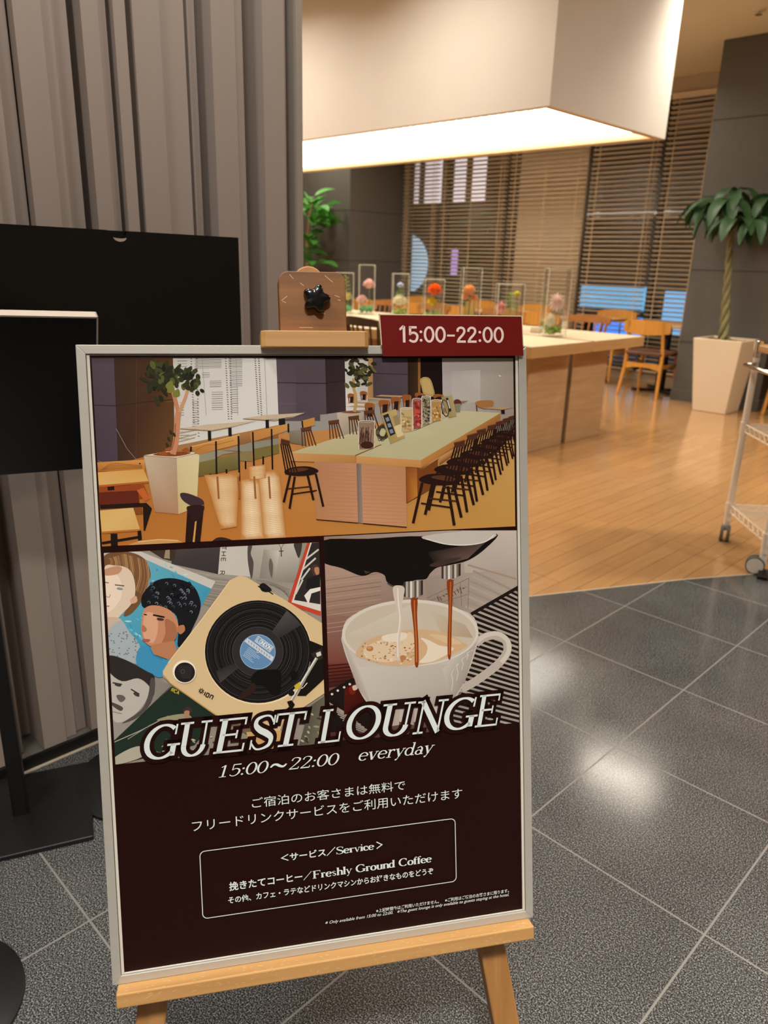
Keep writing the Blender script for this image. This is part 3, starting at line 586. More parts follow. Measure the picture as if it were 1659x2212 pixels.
for s in (-1, 1):
    xt, xb = s * .075, s * .255 + s * .17 * (-.498 - yb)
    xm = -.262 if s < 0 else .2535; xb = xm + s * .165 * (-.495 - yb); xt = xm - s * .165 * (.42 + .495)
    b = MB(); w2 = .021
    vs = []
    for z in (-.052, -.028):
        vs += [(xb - w2, yb - (.006 if z < -.04 else 0), z), (xb + w2, yb - (.006 if z < -.04 else 0), z), (xt + w2, .42, z), (xt - w2, .42, z)]
    b.add(vs, [(3, 2, 1, 0), (4, 5, 6, 7), (0, 1, 5, 4), (1, 2, 6, 5), (2, 3, 7, 6), (3, 0, 4, 7)]); ep(b, 'front_leg', M_easel_v, bevel=.003)
b = MB(); mw = .022; pl = [(-mw, -.42), (mw, -.42), (mw, .5285)] + [(mw * math.cos(a * math.pi / 10), .5285 + mw * math.sin(a * math.pi / 10)) for a in range(1, 10)] + [(-mw, .5285)]
b.prism([(x - .002, y) for x, y in pl], -.046, -.026); ep(b, 'mast', M_easel_v, bevel=.002)
lp = ep(MB().bx(-.303, .303, -.4578, -.4372, -.050, .0205), 'ledge', M_easel, bevel=.0018)
# rear leg swings back from the top hinge
top = PM @ Vector((0, .36, -.06)); foot = Vector((PO.x - EN.x * .62, PO.y - EN.y * .62, 0)) + Vector((0, 0, .0)); L0 = ez.location
d_ = (foot - top); b = MB(); sd = EX * .019; th = d_.cross(EX).normalized() * .011
b.add([top - L0 - sd - th, top - L0 + sd - th, top - L0 + sd + th, top - L0 - sd + th, foot - L0 - sd - th, foot - L0 + sd - th, foot - L0 + sd + th, foot - L0 - sd + th], [(0, 1, 2, 3), (7, 6, 5, 4), (0, 4, 5, 1), (1, 5, 6, 2), (2, 6, 7, 3), (3, 7, 4, 0)]); b.build('rear_leg', M_easel_v, ez)
# clamp: bar over the frame edge, plate and star knob
cl = MB(); c_ = .006; x0, x1, f0, f1 = -.0735, .0735, -.026, .0155
cl.prism([(x0, f0), (x1, f0), (x1, f1 - .004), (x1 - c_, f1), (x0 + c_, f1), (x0, f1 - .004)], .4325, .4545, lambda x, y, z: (x, z, y)); clamp = ep(cl, 'clamp_bar', M_easel, bevel=.0012)
b = MB(); rr = .014; px0, px1, py0, py1 = -.0462, .0455, .4546, .5365
pl = [(px0, py0), (px1, py0)] + [(px1 - rr + rr * math.cos(R(a)), py1 - rr + rr * math.sin(R(a))) for a in range(0, 91, 15)] + [(px0 + rr + rr * math.cos(R(a)), py1 - rr + rr * math.sin(R(a))) for a in range(90, 181, 15)]
b.prism(pl, -.024, 0); pt = ep(b, 'clamp_plate', M_clip, bevel=.0012)
kb = MB(); kn = []
for k in range(60):
    a = 2 * math.pi * k / 60; q = (math.cos(5 * (a - R(2))) + 1) / 2; r_ = .0132 + .0063 * q; kn.append((r_ * math.cos(a) + .0035, r_ * math.sin(a) + .4985))
def ringz(s, z): return [(.0035 + (x - .0035) * s, .4985 + (y - .4985) * s, z) for x, y in kn]
lv = [(.93, .0), (1, .003), (1, .009), (.95, .012), (.82, .0138), (.5, .0142), (.0, .0142)]
vs = [p for s_, z in lv for p in ringz(s_, z)]
fs = [(i * 60 + k, i * 60 + (k + 1) % 60, (i + 1) * 60 + (k + 1) % 60, (i + 1) * 60 + k) for i in range(len(lv) - 1) for k in range(60)]
kb.add(vs, fs); kb.build('star_knob', M_knob, pt, True)
sc = MB()
for (x, y, dx_, dy_) in [(.017, .5315, .011, -.009), (-.031, .532, .005, -.006), (-.017, .521, .005, -.004), (.03, .505, .007, -.0025), (.034, .499, .004, -.001), (-.043, .497, .008, .006), (-.042, .496, .005, -.002), (.01, .481, .006, -.001), (-.02, .461, .018, 0)]:
    l_ = math.hypot(dx_, dy_); nx2, ny2 = -dy_ / l_ * .00035, dx_ / l_ * .00035; sc.add([(x + nx2, y + ny2, .00012), (x - nx2, y - ny2, .00012), (x + dx_ - nx2, y + dy_ - ny2, .00012), (x + dx_ + nx2, y + dy_ + ny2, .00012)], [(0, 1, 2, 3)])
sc.build('scratches', M_scuff, pt)
sc = MB()
for k in range(70):
    x = rnd.uniform(-.295, .295); y = rnd.uniform(-.456, -.4385); L_ = rnd.uniform(.001, .007); a = rnd.uniform(-.5, .5); z = .0207
    sc.add([(x, y, z), (x + L_ * math.cos(a), y + L_ * math.sin(a), z), (x + L_ * math.cos(a), y + L_ * math.sin(a) + .0004, z), (x, y + .0004, z)], [(0, 1, 2, 3)])
for k in range(60):
    x = rnd.uniform(-.295, .295); z = rnd.uniform(.002, .019); sc.add([(x, -.43705, z), (x + rnd.uniform(.001, .006), -.43705, z), (x + .004, -.43705, z + .0005), (x, -.43705, z + .0005)], [(0, 1, 2, 3)])
sc.build('scuff_marks', M_scuff, lp)
# ------------------------------------------------------------------ the framed poster
M_print = mat('maroon_print', '1d0504', .35, var=.12, scale=7, spec=.22); M_ink = bpy.data.materials.new('printed_ink'); M_ink.use_nodes = True
nt = M_ink.node_tree; bs = nt.nodes['Principled BSDF']; at = nt.nodes.new('ShaderNodeVertexColor'); at.layer_name = 'ink'; gz = nt.nodes.new('ShaderNodeTexNoise'); gz.inputs['Scale'].default_value = 900
mxn = nt.nodes.new('ShaderNodeMix'); mxn.data_type = 'RGBA'; mxn.blend_type = 'OVERLAY'; mxn.inputs[0].default_value = .05
nt.links.new(at.outputs[0], mxn.inputs[6]); nt.links.new(gz.outputs[0], mxn.inputs[7]); nt.links.new(mxn.outputs[2], bs.inputs['Base Color']); bs.inputs['Roughness'].default_value = .3; bs.inputs['Specular IOR Level'].default_value = .18
M_letter = mat('white_print', 'cdd5d1', .4, var=.02); M_matte = mat('white_inner_edge', 'c9c3b4', .5, var=.03)
fp = thing('framed_poster', 'large maroon GUEST LOUNGE poster in a slim silver frame on the easel', 'poster', M=tilted(PO - EY * HH))
def pp(mb, name, m, parent=None, **k): return mb.build(name, m, parent or fp, **k)
b = MB(); Wf, Hf = .310, HH; fi = .0117
def bar(pts): b.prism(pts, -.016, 0)
bar([(-Wf, 0), (Wf, 0), (Wf - fi, fi), (-Wf + fi, fi)]); bar([(-Wf, 2 * Hf), (-Wf + fi, 2 * Hf - fi), (Wf - fi, 2 * Hf - fi), (Wf, 2 * Hf)])
bar([(-Wf, 0), (-Wf + fi, fi), (-Wf + fi, 2 * Hf - fi), (-Wf, 2 * Hf)]); bar([(Wf, 0), (Wf, 2 * Hf), (Wf - fi, 2 * Hf - fi), (Wf - fi, fi)])
pp(b, 'frame', M_alu, bevel=.0006)
b = MB(); g0, g1 = fi + .0006, .0160
for (xa, xb2, ya, yb2) in [(-Wf + g0, Wf - g0, g0, g1 - .0024), (-Wf + g0, Wf - g0, 2 * Hf - g1 + .0028, 2 * Hf - g0), (-Wf + g0, -Wf + g1, g1 - .0024, 2 * Hf - g1 + .0028), (Wf - g1, Wf - g0, g1 - .0024, 2 * Hf - g1 + .0028)]: b.bx(xa, xb2, ya, yb2, -.006, -.0025)
pp(b, 'inner_lip', M_matte)
pp(MB().bx(-Wf + .005, Wf - .005, .005, 2 * Hf - .005, -.008, -.0045), 'print_sheet', M_print)
Z0 = -.0044; INK = 1.06
def HOM(h): return lambda x, y: ((h[0] * x + h[1] * y + h[2]) / (h[6] * x + h[7] * y + 1), (h[3] * x + h[4] * y + h[5]) / (h[6] * x + h[7] * y + 1))
# four working grids on the sheet, each giving millimetres from its centre
A = HOM((0.181132, -0.00602208, -300.19, -0.0149775, -0.183445, 439.575, -3.56126e-05, -1.21739e-05))
Bc = HOM((0.195371, -0.00649547, -25.0958, -0.0161548, -0.197865, 440.668, -3.84121e-05, -1.31309e-05))
T = HOM((0.192034, -0.00638454, -302.079, -0.015879, -0.194486, 192.673, -3.77561e-05, -1.29066e-05))
K = HOM((0.180147, -0.00598932, -8.08998, -0.014896, -0.182447, 191.692, -3.54189e-05, -1.21077e-05))
class Art:
    """flat printed picture: coloured shapes in layers, clipped to the picture's rectangle"""
    def __init__(s, clip): s.clip = clip; s.cs = A; s.v = []; s.f = []; s.c = []; s.n = 0
    def emit(s, pts, cols):
        one = isinstance(cols, str)
        q = [s.cs(*p) + (lin(cols) if one else lin(cols[i])) for i, p in enumerate(pts)]
        x0, y0, x1, y1 = s.clip
        for ax_, lim, sg in ((0, x0, 1), (0, x1, -1), (1, y0, 1), (1, y1, -1)):
            out = []
            for i in range(len(q)):
                a, b = q[i], q[(i + 1) % len(q)]; ia, ib = (a[ax_] - lim) * sg >= 0, (b[ax_] - lim) * sg >= 0
                if ia: out.append(a)
                if ia != ib: t = (lim - a[ax_]) / (b[ax_] - a[ax_]); out.append(tuple(a[k] + t * (b[k] - a[k]) for k in range(5)))
            q = out
            if len(q) < 3: return
        z = Z0 + 1.1e-6 * s.n; s.n += 1; k = len(s.v)
        s.v += [(p[0] / 1000, p[1] / 1000 + HH, z) for p in q]; s.f.append(tuple(range(k, k + len(q)))); s.c += [tuple(min(.9, v * INK) for v in p[2:]) + (1,) for p in q]
    def P(s, col, *pts): s.emit(pts, col)
    def G(s, pts, cols): s.emit(pts, cols)
    def L(s, col, w, *pts):
        for (x0, y0), (x1, y1) in zip(pts, pts[1:]):
            d = math.hypot(x1 - x0, y1 - y0) or 1; nx, ny = -(y1 - y0) / d * w / 2, (x1 - x0) / d * w / 2
            s.emit([(x0 + nx, y0 + ny), (x1 + nx, y1 + ny), (x1 - nx, y1 - ny), (x0 - nx, y0 - ny)], col)
    def LC(s, col, w, *pts):
        pts = s.cat(pts, False); lf = []; rg = []
        for i, (x, y) in enumerate(pts):
            a, b = pts[max(0, i - 1)], pts[min(len(pts) - 1, i + 1)]; d = math.hypot(b[0] - a[0], b[1] - a[1]) or 1
            nx, ny = -(b[1] - a[1]) / d * w / 2, (b[0] - a[0]) / d * w / 2; lf.append((x + nx, y + ny)); rg.append((x - nx, y - ny))
        for i in range(len(pts) - 1): s.emit([lf[i], lf[i + 1], rg[i + 1], rg[i]], col)
    def E(s, col, cx, cy, rx, ry, rot=0, n=20):
        c, q = math.cos(R(rot)), math.sin(R(rot))
        s.emit([(cx + rx * math.cos(a) * c - ry * math.sin(a) * q, cy + rx * math.cos(a) * q + ry * math.sin(a) * c) for a in [2 * math.pi * i / n for i in range(n)]], col)
    def ring(s, col, cx, cy, rx, ry, w, rot=0, n=28):
        c, q = math.cos(R(rot)), math.sin(R(rot))
        def pt(a, k): x, y = (rx + k) * math.cos(a), (ry + k) * math.sin(a); return (cx + x * c - y * q, cy + x * q + y * c)
        for i in range(n):
            a, b = 2 * math.pi * i / n, 2 * math.pi * (i + 1) / n; s.emit([pt(a, w / 2), pt(b, w / 2), pt(b, -w / 2), pt(a, -w / 2)], col)
    def cat(s, pts, closed=True, k=4):
        n = len(pts); out = []
        for i in range(n if closed else n - 1):
            p = [pts[(i + j) % n] if closed else pts[min(max(i + j, 0), n - 1)] for j in (-1, 0, 1, 2)]
            for m in range(k):
                t = m / k; out.append(tuple(.5 * (2 * p[1][c] + (p[2][c] - p[0][c]) * t + (2 * p[0][c] - 5 * p[1][c] + 4 * p[2][c] - p[3][c]) * t * t + (3 * p[1][c] - p[0][c] - 3 * p[2][c] + p[3][c]) * t ** 3) for c in (0, 1)))
        if not closed: out.append(pts[-1])
        return out
    def S(s, col, *pts): s.emit(s.cat(pts), col)
    def done(s, name, label):
        me = bpy.data.meshes.new(name); me.from_pydata(s.v, [], s.f); me.materials.append(M_ink)
        ca = me.color_attributes.new('ink', 'FLOAT_COLOR', 'POINT'); ca.data.foreach_set('color', [x for c in s.c for x in c]); me.update()
        o = bpy.data.objects.new(name, me); COL.objects.link(o); o.parent = fp; o['label'] = label
rn2 = random.Random(5)
# ---------------------------------------------------------------- lounge
a=Art((-292,173,291,420))
a.cs=A
a.P('8f8a84',(0,60),(3200,60),(3200,1600),(0,1600))
# floor
a.G([(60,700),(1700,640),(1700,1560),(60,1560)],['9a5f2a','b9804a','b0702f','a5662c'])
a.cs=Bc; a.G([(0,640),(1640,420),(1640,1450),(0,1500)],['b27a45','c39a5e','b0843f','ad6f30']); a.cs=A
# left walls
a.G([(20,90),(222,90),(250,860),(60,860)],['4b4048','4f434b','463a44','3f343e'])
a.G([(215,90),(645,90),(650,760),(245,870)],['382820','4d3018','5e4024','3a2620'])
a.G([(500,90),(645,90),(650,420),(560,440)],['4a2f1a','55351d','644222','50351f'])
a.L('2b2024',6,(75,447),(240,452),(420,428),(640,407))
a.L('4f3b2c',3,(378,100),(375,840))
# blinds
a.G([(640,95),(1385,95),(1402,600),(660,760)],['bdbab4','cdcac6','c9c6c0','c2beb6'])
for (x0,x1,y0,y1,n) in [(672,742,110,170,4),(798,990,112,182,7),(1040,1140,112,180,7),(850,905,215,245,3),(905,990,275,315,4),(920,1000,355,480,9),(1050,1140,195,310,9),(1060,1110,320,500,12),(690,720,430,520,6),(780,826,420,600,12),(690,760,640,690,3)]:
    for i in range(n):
        y=y0+(y1-y0)*i/max(1,n-1); k=-.03*(x1-x0)
        a.L('86817c' if i%2 else '9b9791',6,(x0,y),(x1,y+k))
for x,y1,sx in [(772,590,20),(812,690,14),(1020,560,22),(1052,560,10),(1232,520,25),(1258,530,20)]:
    for i in range(26):
        y=112+(y1-112)*i/26
        a.L('55504e',5,(x+sx*(i/26)-5,y),(x+sx*(i/26)+6,y+4))
for x0,x1 in [(850,880),(1095,1108),(1300,1318)]: a.L('8f8a86',3,(x0,110),(x1,520))
for y,x1 in [(655,830),(690,810),(715,800)]: a.L('a48a66',7,(665,y),(x1,y-35))
a.L('8a6a48',16,(655,748),(1400,600))
a.G([(655,745),(1400,590),(1400,690),(700,790)],['9b6d43','a5754a','7a5231','9a6a40'])
# right purple column
a.G([(1383,90),(1700,90),(1700,560),(1402,560)],['564a53','4f444d','4c414a','5a4d55'])
a.L('30272c',6,(1392,285),(1700,290))
a.P('5e5058',(1400,430),(1700,436),(1700,446),(1400,440))
a.cs=Bc
a.G([(0,100),(207,100),(215,500),(0,520)],['55494f','554a52','50444c','4b4048'])
a.G([(205,100),(345,100),(352,480),(215,500)],['2f2426','35282c','3b2c2c','33262a'])
a.L('251c20',6,(0,284),(210,285)); a.L('221a1c',5,(210,285),(345,264))
a.G([(343,100),(508,100),(505,470),(352,480)],['c9c6c2','c3bfb9','c0bab0','cbc7c2'])
for i in range(14): a.L('9a958e',4,(430,250+i*12),(500,248+i*12))
a.G([(508,100),(545,100),(548,400),(505,400)],['a8855e','a67f55','966f48','a5804f'])
a.G([(540,100),(790,100),(792,390),(545,390)],['4d424a','524750','493e46','443a40'])
a.L('2f262b',5,(545,214),(788,222))
a.G([(788,100),(862,100),(862,400),(790,400)],['2b1b14','3a2818','402b1a','2a1a13'])
a.P('8c5d32',(860,100),(880,100),(880,400),(862,400))
a.P('190e0d',(878,100),(1032,100),(1036,420),(878,400))
a.G([(1030,100),(1545,100),(1552,700),(1036,470)],['a59c98','9a8f84','8a7d70','aba4a0'])
a.G([(1100,200),(1300,190),(1300,420),(1100,420)],['aaa3a0','b5afab','aca49c','b0a9a4'])
a.P('8d6a44',(1036,455),(1545,665),(1545,690),(1036,480))
a.L('cfc9c4',8,(1430,228),(1445,236))
# arch-backed chair
a.S('a88f58',(875,260),(905,240),(945,252),(968,310),(975,375),(905,365),(885,310))
a.S('b79c64',(888,266),(907,250),(938,262),(957,312),(962,360),(912,350),(895,306))
# back tables and chairs
for pts in [[(560,375),(600,366),(760,372),(740,384)],[(480,392),(520,384),(660,394),(640,408)],[(355,425),(430,412),(590,418),(560,432)],[(350,450),(420,440),(560,446),(520,460)]]: a.P('a98a68',*pts)
for x,y,w,h in [(365,362,50,46),(452,345,50,44),(486,428,66,70),(585,408,76,66),(670,386,66,66),(752,370,60,86),(840,356,60,36),(970,366,70,34)]:
    a.S('8a5229',(x,y),(x+w*.5,y-6),(x+w,y+4),(x+w*.95,y+h*.6),(x+w*.5,y+h*.5),(x+w*.05,y+h*.65))
    a.P('2b1712',(x+w*.35,y+h*.4),(x+w,y+h*.35),(x+w*.85,y+h*1.3),(x+w*.3,y+h*1.3))
    a.L('9a5f30',8,(x+w*.92,y),(x+w*.8,y+h*1.4)); a.L('7a4826',7,(x+w*.1,y+h*.4),(x+w*.2,y+h*1.4))
a.P('5a4030',(0,495),(60,492),(60,505),(0,512))
# plant and planter at the back
a.G([(287,492),(482,486),(440,640),(312,655)],['b9ab98','a89a86','8f7f6c','a09180'])
a.S('7a4a2e',(320,490),(390,478),(460,488),(400,497))
a.LC('ad8c5a',22,(412,485),(422,430),(418,360),(405,310),(408,250))
for i in range(70):
    x=455+rn2.gauss(0,52);y=205+rn2.gauss(0,55)
    if not(340<x<565 and 95<y<320): continue
    r=rn2.uniform(-60,60); a.E(rn2.choice(['2c2a18','3a371f','23221a','4c4a2a','57552f']),x,y,rn2.uniform(16,30),rn2.uniform(9,15),r,8)
a.S('6a6530',(520,160),(545,175),(570,208),(545,200))
a.cs=A
# planter left
a.G([(430,812),(668,828),(680,1232),(512,1215)],['b5a48c','a58f78','a0785a','9a7358'])
a.G([(668,828),(832,790),(812,1180),(680,1232)],['c3b48c','c8bb94','c0ad7a','b8a06c'])
a.P('c9bda6',(430,808),(600,780),(832,786),(668,826))
a.S('7a3f1e',(500,806),(560,788),(700,782),(770,792),(660,816))
for p in [(540,800),(580,770),(700,775)]: a.S('8f4c22',p,(p[0]+40,p[1]-22),(p[0]+60,p[1]+8))
a.LC('b57a5a',42,(640,800),(662,700),(672,560),(680,495))
a.LC('b07758',30,(680,500),(655,400),(640,340)); a.LC('b98a62',22,(685,495),(715,430),(745,340),(755,260))
a.LC('8f5a40',9,(630,770),(650,700),(660,580))
for i in range(95):
    if i<62: x=565+rn2.gauss(0,75);y=215+rn2.gauss(0,75)
    else: x=760+rn2.gauss(0,50);y=290+rn2.gauss(0,50)
    if y<98 or y>420 or x<415 or x>880: continue
    a.E(rn2.choice(['24261a','2f321e','1b1d17','3d4022','53562c','2a2d1d']),x,y,rn2.uniform(22,46) if i<62 else rn2.uniform(16,28),rn2.uniform(12,22),rn2.uniform(20,140),9)
for p in [(600,330),(640,360),(590,300)]: a.S('6f7234',p,(p[0]+40,p[1]-30),(p[0]+50,p[1]+15),(p[0]+10,p[1]+30))
for p in [(610,690),(625,640),(600,735),(650,660)]: a.E('2c2e1a',p[0],p[1],18,10,60,8)
a.L('8d8078',3,(232,615),(310,760),(400,865)); a.L('8d7a60',3,(100,845),(250,905))
# left booth
a.G([(95,858),(438,838),(440,920),(105,925)],['b57a3c','c48a4a','a86a30','9c6128'])
for i in range(4): a.LC('8a5426',4,(120,915),(200,905-i*12),(300,903-i*10),(420,900-i*6))
a.E('4a2a1a',403,868,7,6)
a.G([(100,930),(430,908),(468,998),(108,1028)],['c99a58','c0904c','c39a5a','c9a060'])
a.L('a25a28',14,(108,1030),(468,1000))
a.P('8a3f1c',(105,1035),(430,1018),(470,1110),(110,1160))
a.P('5a2418',(110,1075),(390,1060),(400,1150),(115,1165)); a.P('b05a28',(380,1060),(430,1040),(475,1120),(440,1140))
a.P('22120f',(170,1035),(218,1030),(220,1058),(172,1062))
a.P('221410',(115,1165),(450,1150),(490,1190),(440,1350),(430,1350),(425,1180),(118,1195))
a.P('7a4420',(120,1195),(420,1180),(425,1230),(122,1250))
a.G([(112,1205),(355,1185),(405,1345),(130,1362)],['c6a05e','c8a567','c3985a','c8a462'])
a.L('a9662c',14,(130,1364),(405,1345))
a.P('1d1212',(192,1372),(240,1370),(245,1470),(195,1470)); a.L('1d1212',18,(130,1440),(400,1395)); a.P('1d1212',(385,1352),(412,1348),(418,1415),(390,1420))
# dark wood chair back front
a.P('241512',(745,1180),(865,1165),(835,1450),(790,1450),(800,1290),(780,1450),(728,1450))
a.P('c08a4a',(800,1280),(812,1275),(795,1450),(780,1450))
a.S('3a2a30',(692,1085),(730,1078),(800,1100),(855,1130),(862,1165),(820,1180),(770,1170),(710,1130))
a.L('c4a484',4,(860,1168),(800,1178)); a.S('2a191a',(745,1175),(860,1170),(850,1230),(800,1285),(755,1230))
a.S('b98a54',(320,1480),(380,1430),(540,1412),(680,1420),(715,1450),(700,1500)); a.L('d2ae80',6,(390,1430),(540,1413),(680,1421))
a.S('33201f',(930,1440),(950,1405),(1000,1398),(1070,1420),(1110,1450))
# window tables
for pts in [[(692,615),(900,585),(1245,560),(1060,605),(930,630)],[(1145,542),(1290,520),(1590,502),(1520,528),(1380,548),(1300,553)]]: a.P('b9a68c',*pts)
for q in [(692,617),(1145,545)]: a.L('8a7458',5,q,(q[0]+230,q[1]+14),(q[0]+370,q[1]-12))
for x,y,h in [(903,632,70),(1050,610,60),(1318,552,60),(1412,548,40),(1435,545,40)]: a.L('1c1718',24,(x,y),(x+2,y+h))
# benches
a.G([(1475,632),(1580,622),(1590,735),(1482,720)],['7d7466','8a8070','6e6452','6a5f44']); a.P('b5803f',(1565,560),(1660,535),(1660,592),(1580,612)); a.L('1a1416',10,(1570,560),(1578,640))
a.G([(1195,645),(1475,578),(1472,628),(1340,672),(1205,714)],['b27a3a','c08c4e','b98446','b07a3c','a8713a'])
a.P('837e70',(1000,772),(1200,715),(1400,685),(1402,727),(1230,762),(1200,792),(1110,778)); a.P('6f6336',(1215,764),(1402,727),(1406,792),(1228,840)); a.P('7d7048',(1106,786),(1208,776),(1210,850),(1115,848))
for q in [((1215,640),(1226,955)),((1350,618),(1357,908)),((1470,580),(1472,642)),((1163,850),(1163,905)),((1290,815),(1290,880))]: a.L('1a1416',12,*q)
a.G([(765,748),(1122,660),(1118,728),(960,768),(830,802),(800,792)],['b07a3a','c38f50','b98446','b27d3e','a8713a','a26a34'])
a.LC('8f5c2c',4,(800,775),(880,735),(960,730),(1080,700)); a.L('d0a566',5,(768,747),(1120,661))
a.P('88836f',(832,802),(960,770),(1106,784),(1000,802),(940,834),(830,860)); a.G([(830,860),(940,834),(1110,786),(1110,906),(950,938),(822,962)],['6f6334','756838','7a6e42','5f5430','584c28','655830'])
for q in [((950,706),(957,1048)),((1112,668),(1119,992)),((908,940),(910,978)),((1025,908),(1027,940)),((772,745),(768,782))]: a.L('1a1416',13,*q)
# window reflections on the floor
def mixhex(a_,b_,t): return '%02x%02x%02x'%tuple(int(int(a_[k:k+2],16)*(1-t)+int(b_[k:k+2],16)*t) for k in (0,2,4))
for (xa,xb,xc,xd,y0,y1,pk) in [(865,1120,985,1100,950,1340,.75),(1130,1262,1130,1300,985,1425,1),(1250,1405,1295,1455,930,1425,1),(1185,1310,1190,1310,890,990,.7)]:
    nr=9
    for r in range(nr):
        for c in range(4):
            q=[];cl=[]
            for (rr_,cc) in [(r,c),(r,c+1),(r+1,c+1),(r+1,c)]:
                t=rr_/nr; u=cc/4; x0=xa+(xc-xa)*t; x1=xb+(xd-xb)*t
                w=pk*(0 if cc in (0,4) else 1 if cc==2 else .8)*(0 if rr_ in (0,nr) else 1)*(.85+.15*((rr_*7)%3)/2)
                q.append((x0+(x1-x0)*u,y0+(y1-y0)*t-18*u)); cl.append(mixhex('b0763a','e2ceae',w))
            a.G(q,cl)
    for r in range(int((y1-y0)/13)):
        y=y0+20+r*13; t=(y-y0)/(y1-y0)
        if t<.93: a.L('c09a66',2.5,(xa+(xc-xa)*t+18,y),(xb+(xd-xb)*t-18,y-14))
for x in [960,1110,1225,1330]: a.L('8f5a2c',14,(x,960),(x+10,1120))
# left dark spindle chair near table
def pspindle(ox,oy,s,m=1,dark='24130f'):
    X=lambda x,y:(ox+m*x*s,oy+y*s)
    for x0,y0,x1,y1 in [(-120,20,-185,305),(60,45,105,320),(-50,30,-100,245),(100,35,155,265)]: a.L(dark,20*s,X(x0,y0),X(x1,y1))
    a.L(dark,11*s,X(-130,165),X(80,195)); a.L('3a201a',10*s,X(-80,130),X(120,150))
    a.S(dark,X(-145,-5),X(-80,-38),X(20,-42),X(110,-25),X(150,5),X(110,30),X(10,38),X(-100,25))
    a.S('53301f',X(-60,-20),X(20,-32),X(110,-12),X(90,10),X(0,0))
    for i in range(5):
        t=i/4; a.L(dark,11*s,X(110+70*t,-235),X(35+100*t,25))
    a.P('4a2a1c',X(102,-262),X(178,-282),X(182,-238),X(108,-225)); a.L('7a5238',6*s,X(104,-262),X(178,-281))
a.cs=Bc
# table
a.P('6e3c1a',(130,840),(860,880),(1000,800),(1000,1000),(850,1090),(780,1130))
a.G([(770,875),(852,882),(856,1080),(785,1125)],['7a421f','8f5527','b3742f','8a4c22'])
a.G([(855,880),(1440,525),(1440,560),(1010,860),(1010,810),(880,900)],['7a4a26','a06c3c','8a5a30','7a4a26','b98a58','6a3c1e'])
a.G([(128,836),(426,848),(438,1268),(142,1243)],['a57552','b38262','b58360','a87650'])
a.G([(425,848),(462,852),(468,1271),(437,1268)],['6d5b52','85756a','8a7a70','75655a'])
a.G([(460,853),(772,872),(780,1298),(470,1270)],['b0805e','ab7a56','b4815c','b98764'])
for y in range(880,1250,26): a.L('a87552' if y%52 else 'bd8c68',4,(145,y),(432,y+12)); a.L('a97856' if y%52 else 'bf8f6b',4,(470,y+14),(772,y+26))
a.L('3a2418',5,(142,1244),(437,1269)); a.L('3a2418',6,(470,1272),(780,1299))
a.G([(-45,775),(415,792),(415,848),(-45,833)],['bd8d58','b27f4a','a8743f','b98852'])
a.G([(425,797),(880,827),(880,880),(425,850)],['c08e58','bb8750','b27d46','b8844c'])
a.G([(880,827),(1442,494),(1440,528),(880,880)],['b07a42','a06c3a','97632f','aa7238'])
a.G([(-45,775),(430,622),(1165,478),(415,792)],['b0a67e','b9ae90','b9ae8c','aca47c'])
a.G([(425,797),(1165,478),(1442,494),(880,827)],['afa782','b9b08e','b5ad8a','ada682'])
a.G([(560,700),(900,600),(1000,640),(700,760)],['b0aa86','b7b28e','b4ae8a','ada684'])
# near chairs on the right, farthest first
for ox,oy,s in [(1482,640,.5),(1440,668,.56),(1392,700,.62),(1335,742,.70),(1268,790,.78),(1185,842,.86),(1108,895,.93),(1010,965,1.0)]: pspindle(ox,oy,s)
a.S('9a6a3c',(1268,415),(1330,405),(1390,410),(1380,450),(1330,465),(1275,445)); a.P('a98a66',(1315,460),(1400,450),(1535,455),(1450,472)); a.P('221614',(1445,475),(1470,473),(1472,500),(1447,500)); a.L('5a3420',8,(1272,440),(1275,480))
a.P('8a7058',(1160,410),(1215,408),(1170,425))
# left chair of the pair at table end
pspindle(40,905,.82,-1)
for ox,oy,s in [(60,640,.62),(255,590,.60),(395,560,.55),(505,520,.5)]:
    a.P('5a3420',(ox-28,oy-40),(ox+48,oy-50),(ox+48,oy-25),(ox-24,oy-18))
    for i in range(5): a.L('4a281a',7,(ox-20+i*16,oy-25),(ox-15+i*24,oy+85))
# jars and frames on the table
def pjar(x0,y0,x1,y1,base,rim='cfc6ba'):
    a.P(base,(x0,y0),(x1,y0-5),(x1-4,y1-10),(x0+6,y1)); a.L(rim,5,(x0,y0),(x1,y0-5)); a.L(rim,4,(x0,y0),(x0+6,y1)); a.L(rim,4,(x1,y0-5),(x1-4,y1-10)); a.E(rim,(x0+x1)/2,y0-2,(x1-x0)/2,8,0,12); a.E(base,(x0+x1)/2,y0-1,(x1-x0)/2-5,5,0,12)
pjar(438,556,554,752,'86705c')
for i in range(34):
    x=rn2.uniform(452,538); a.L(rn2.choice(['4a2420','6a3834','7a5a48','332018','9a7a5a']),5,(x,rn2.uniform(590,640)),(x+rn2.uniform(-22,22),rn2.uniform(690,745)))
a.E('3a2018',500,720,46,26)
for i in range(12): a.ring('3a3226',610,630,rn2.uniform(20,52),rn2.uniform(30,70),4,rn2.uniform(-30,30),14)
a.G([(598,500),(702,466),(768,668),(664,712)],['a08a5a','b89e68','a88f58','9a8452'])
a.P('8f7c54',(680,520),(715,505),(735,570),(700,585)); a.P('c9b88a',(690,590),(735,572),(760,650),(715,668)); a.P('22222a',(612,512),(650,498),(700,640),(664,658))
for i in range(3): a.P('7a8090',(628+i*14,530+i*42),(650+i*14,522+i*42),(660+i*14,548+i*42),(638+i*14,556+i*42))
pjar(735,463,825,632,'b59e70')
for i in range(26): a.E(rn2.choice(['d8c69a','a88a58','c0a470','8a7048']),rn2.uniform(748,812),rn2.uniform(500,615),rn2.uniform(8,15),rn2.uniform(6,12),rn2.uniform(0,90),8)
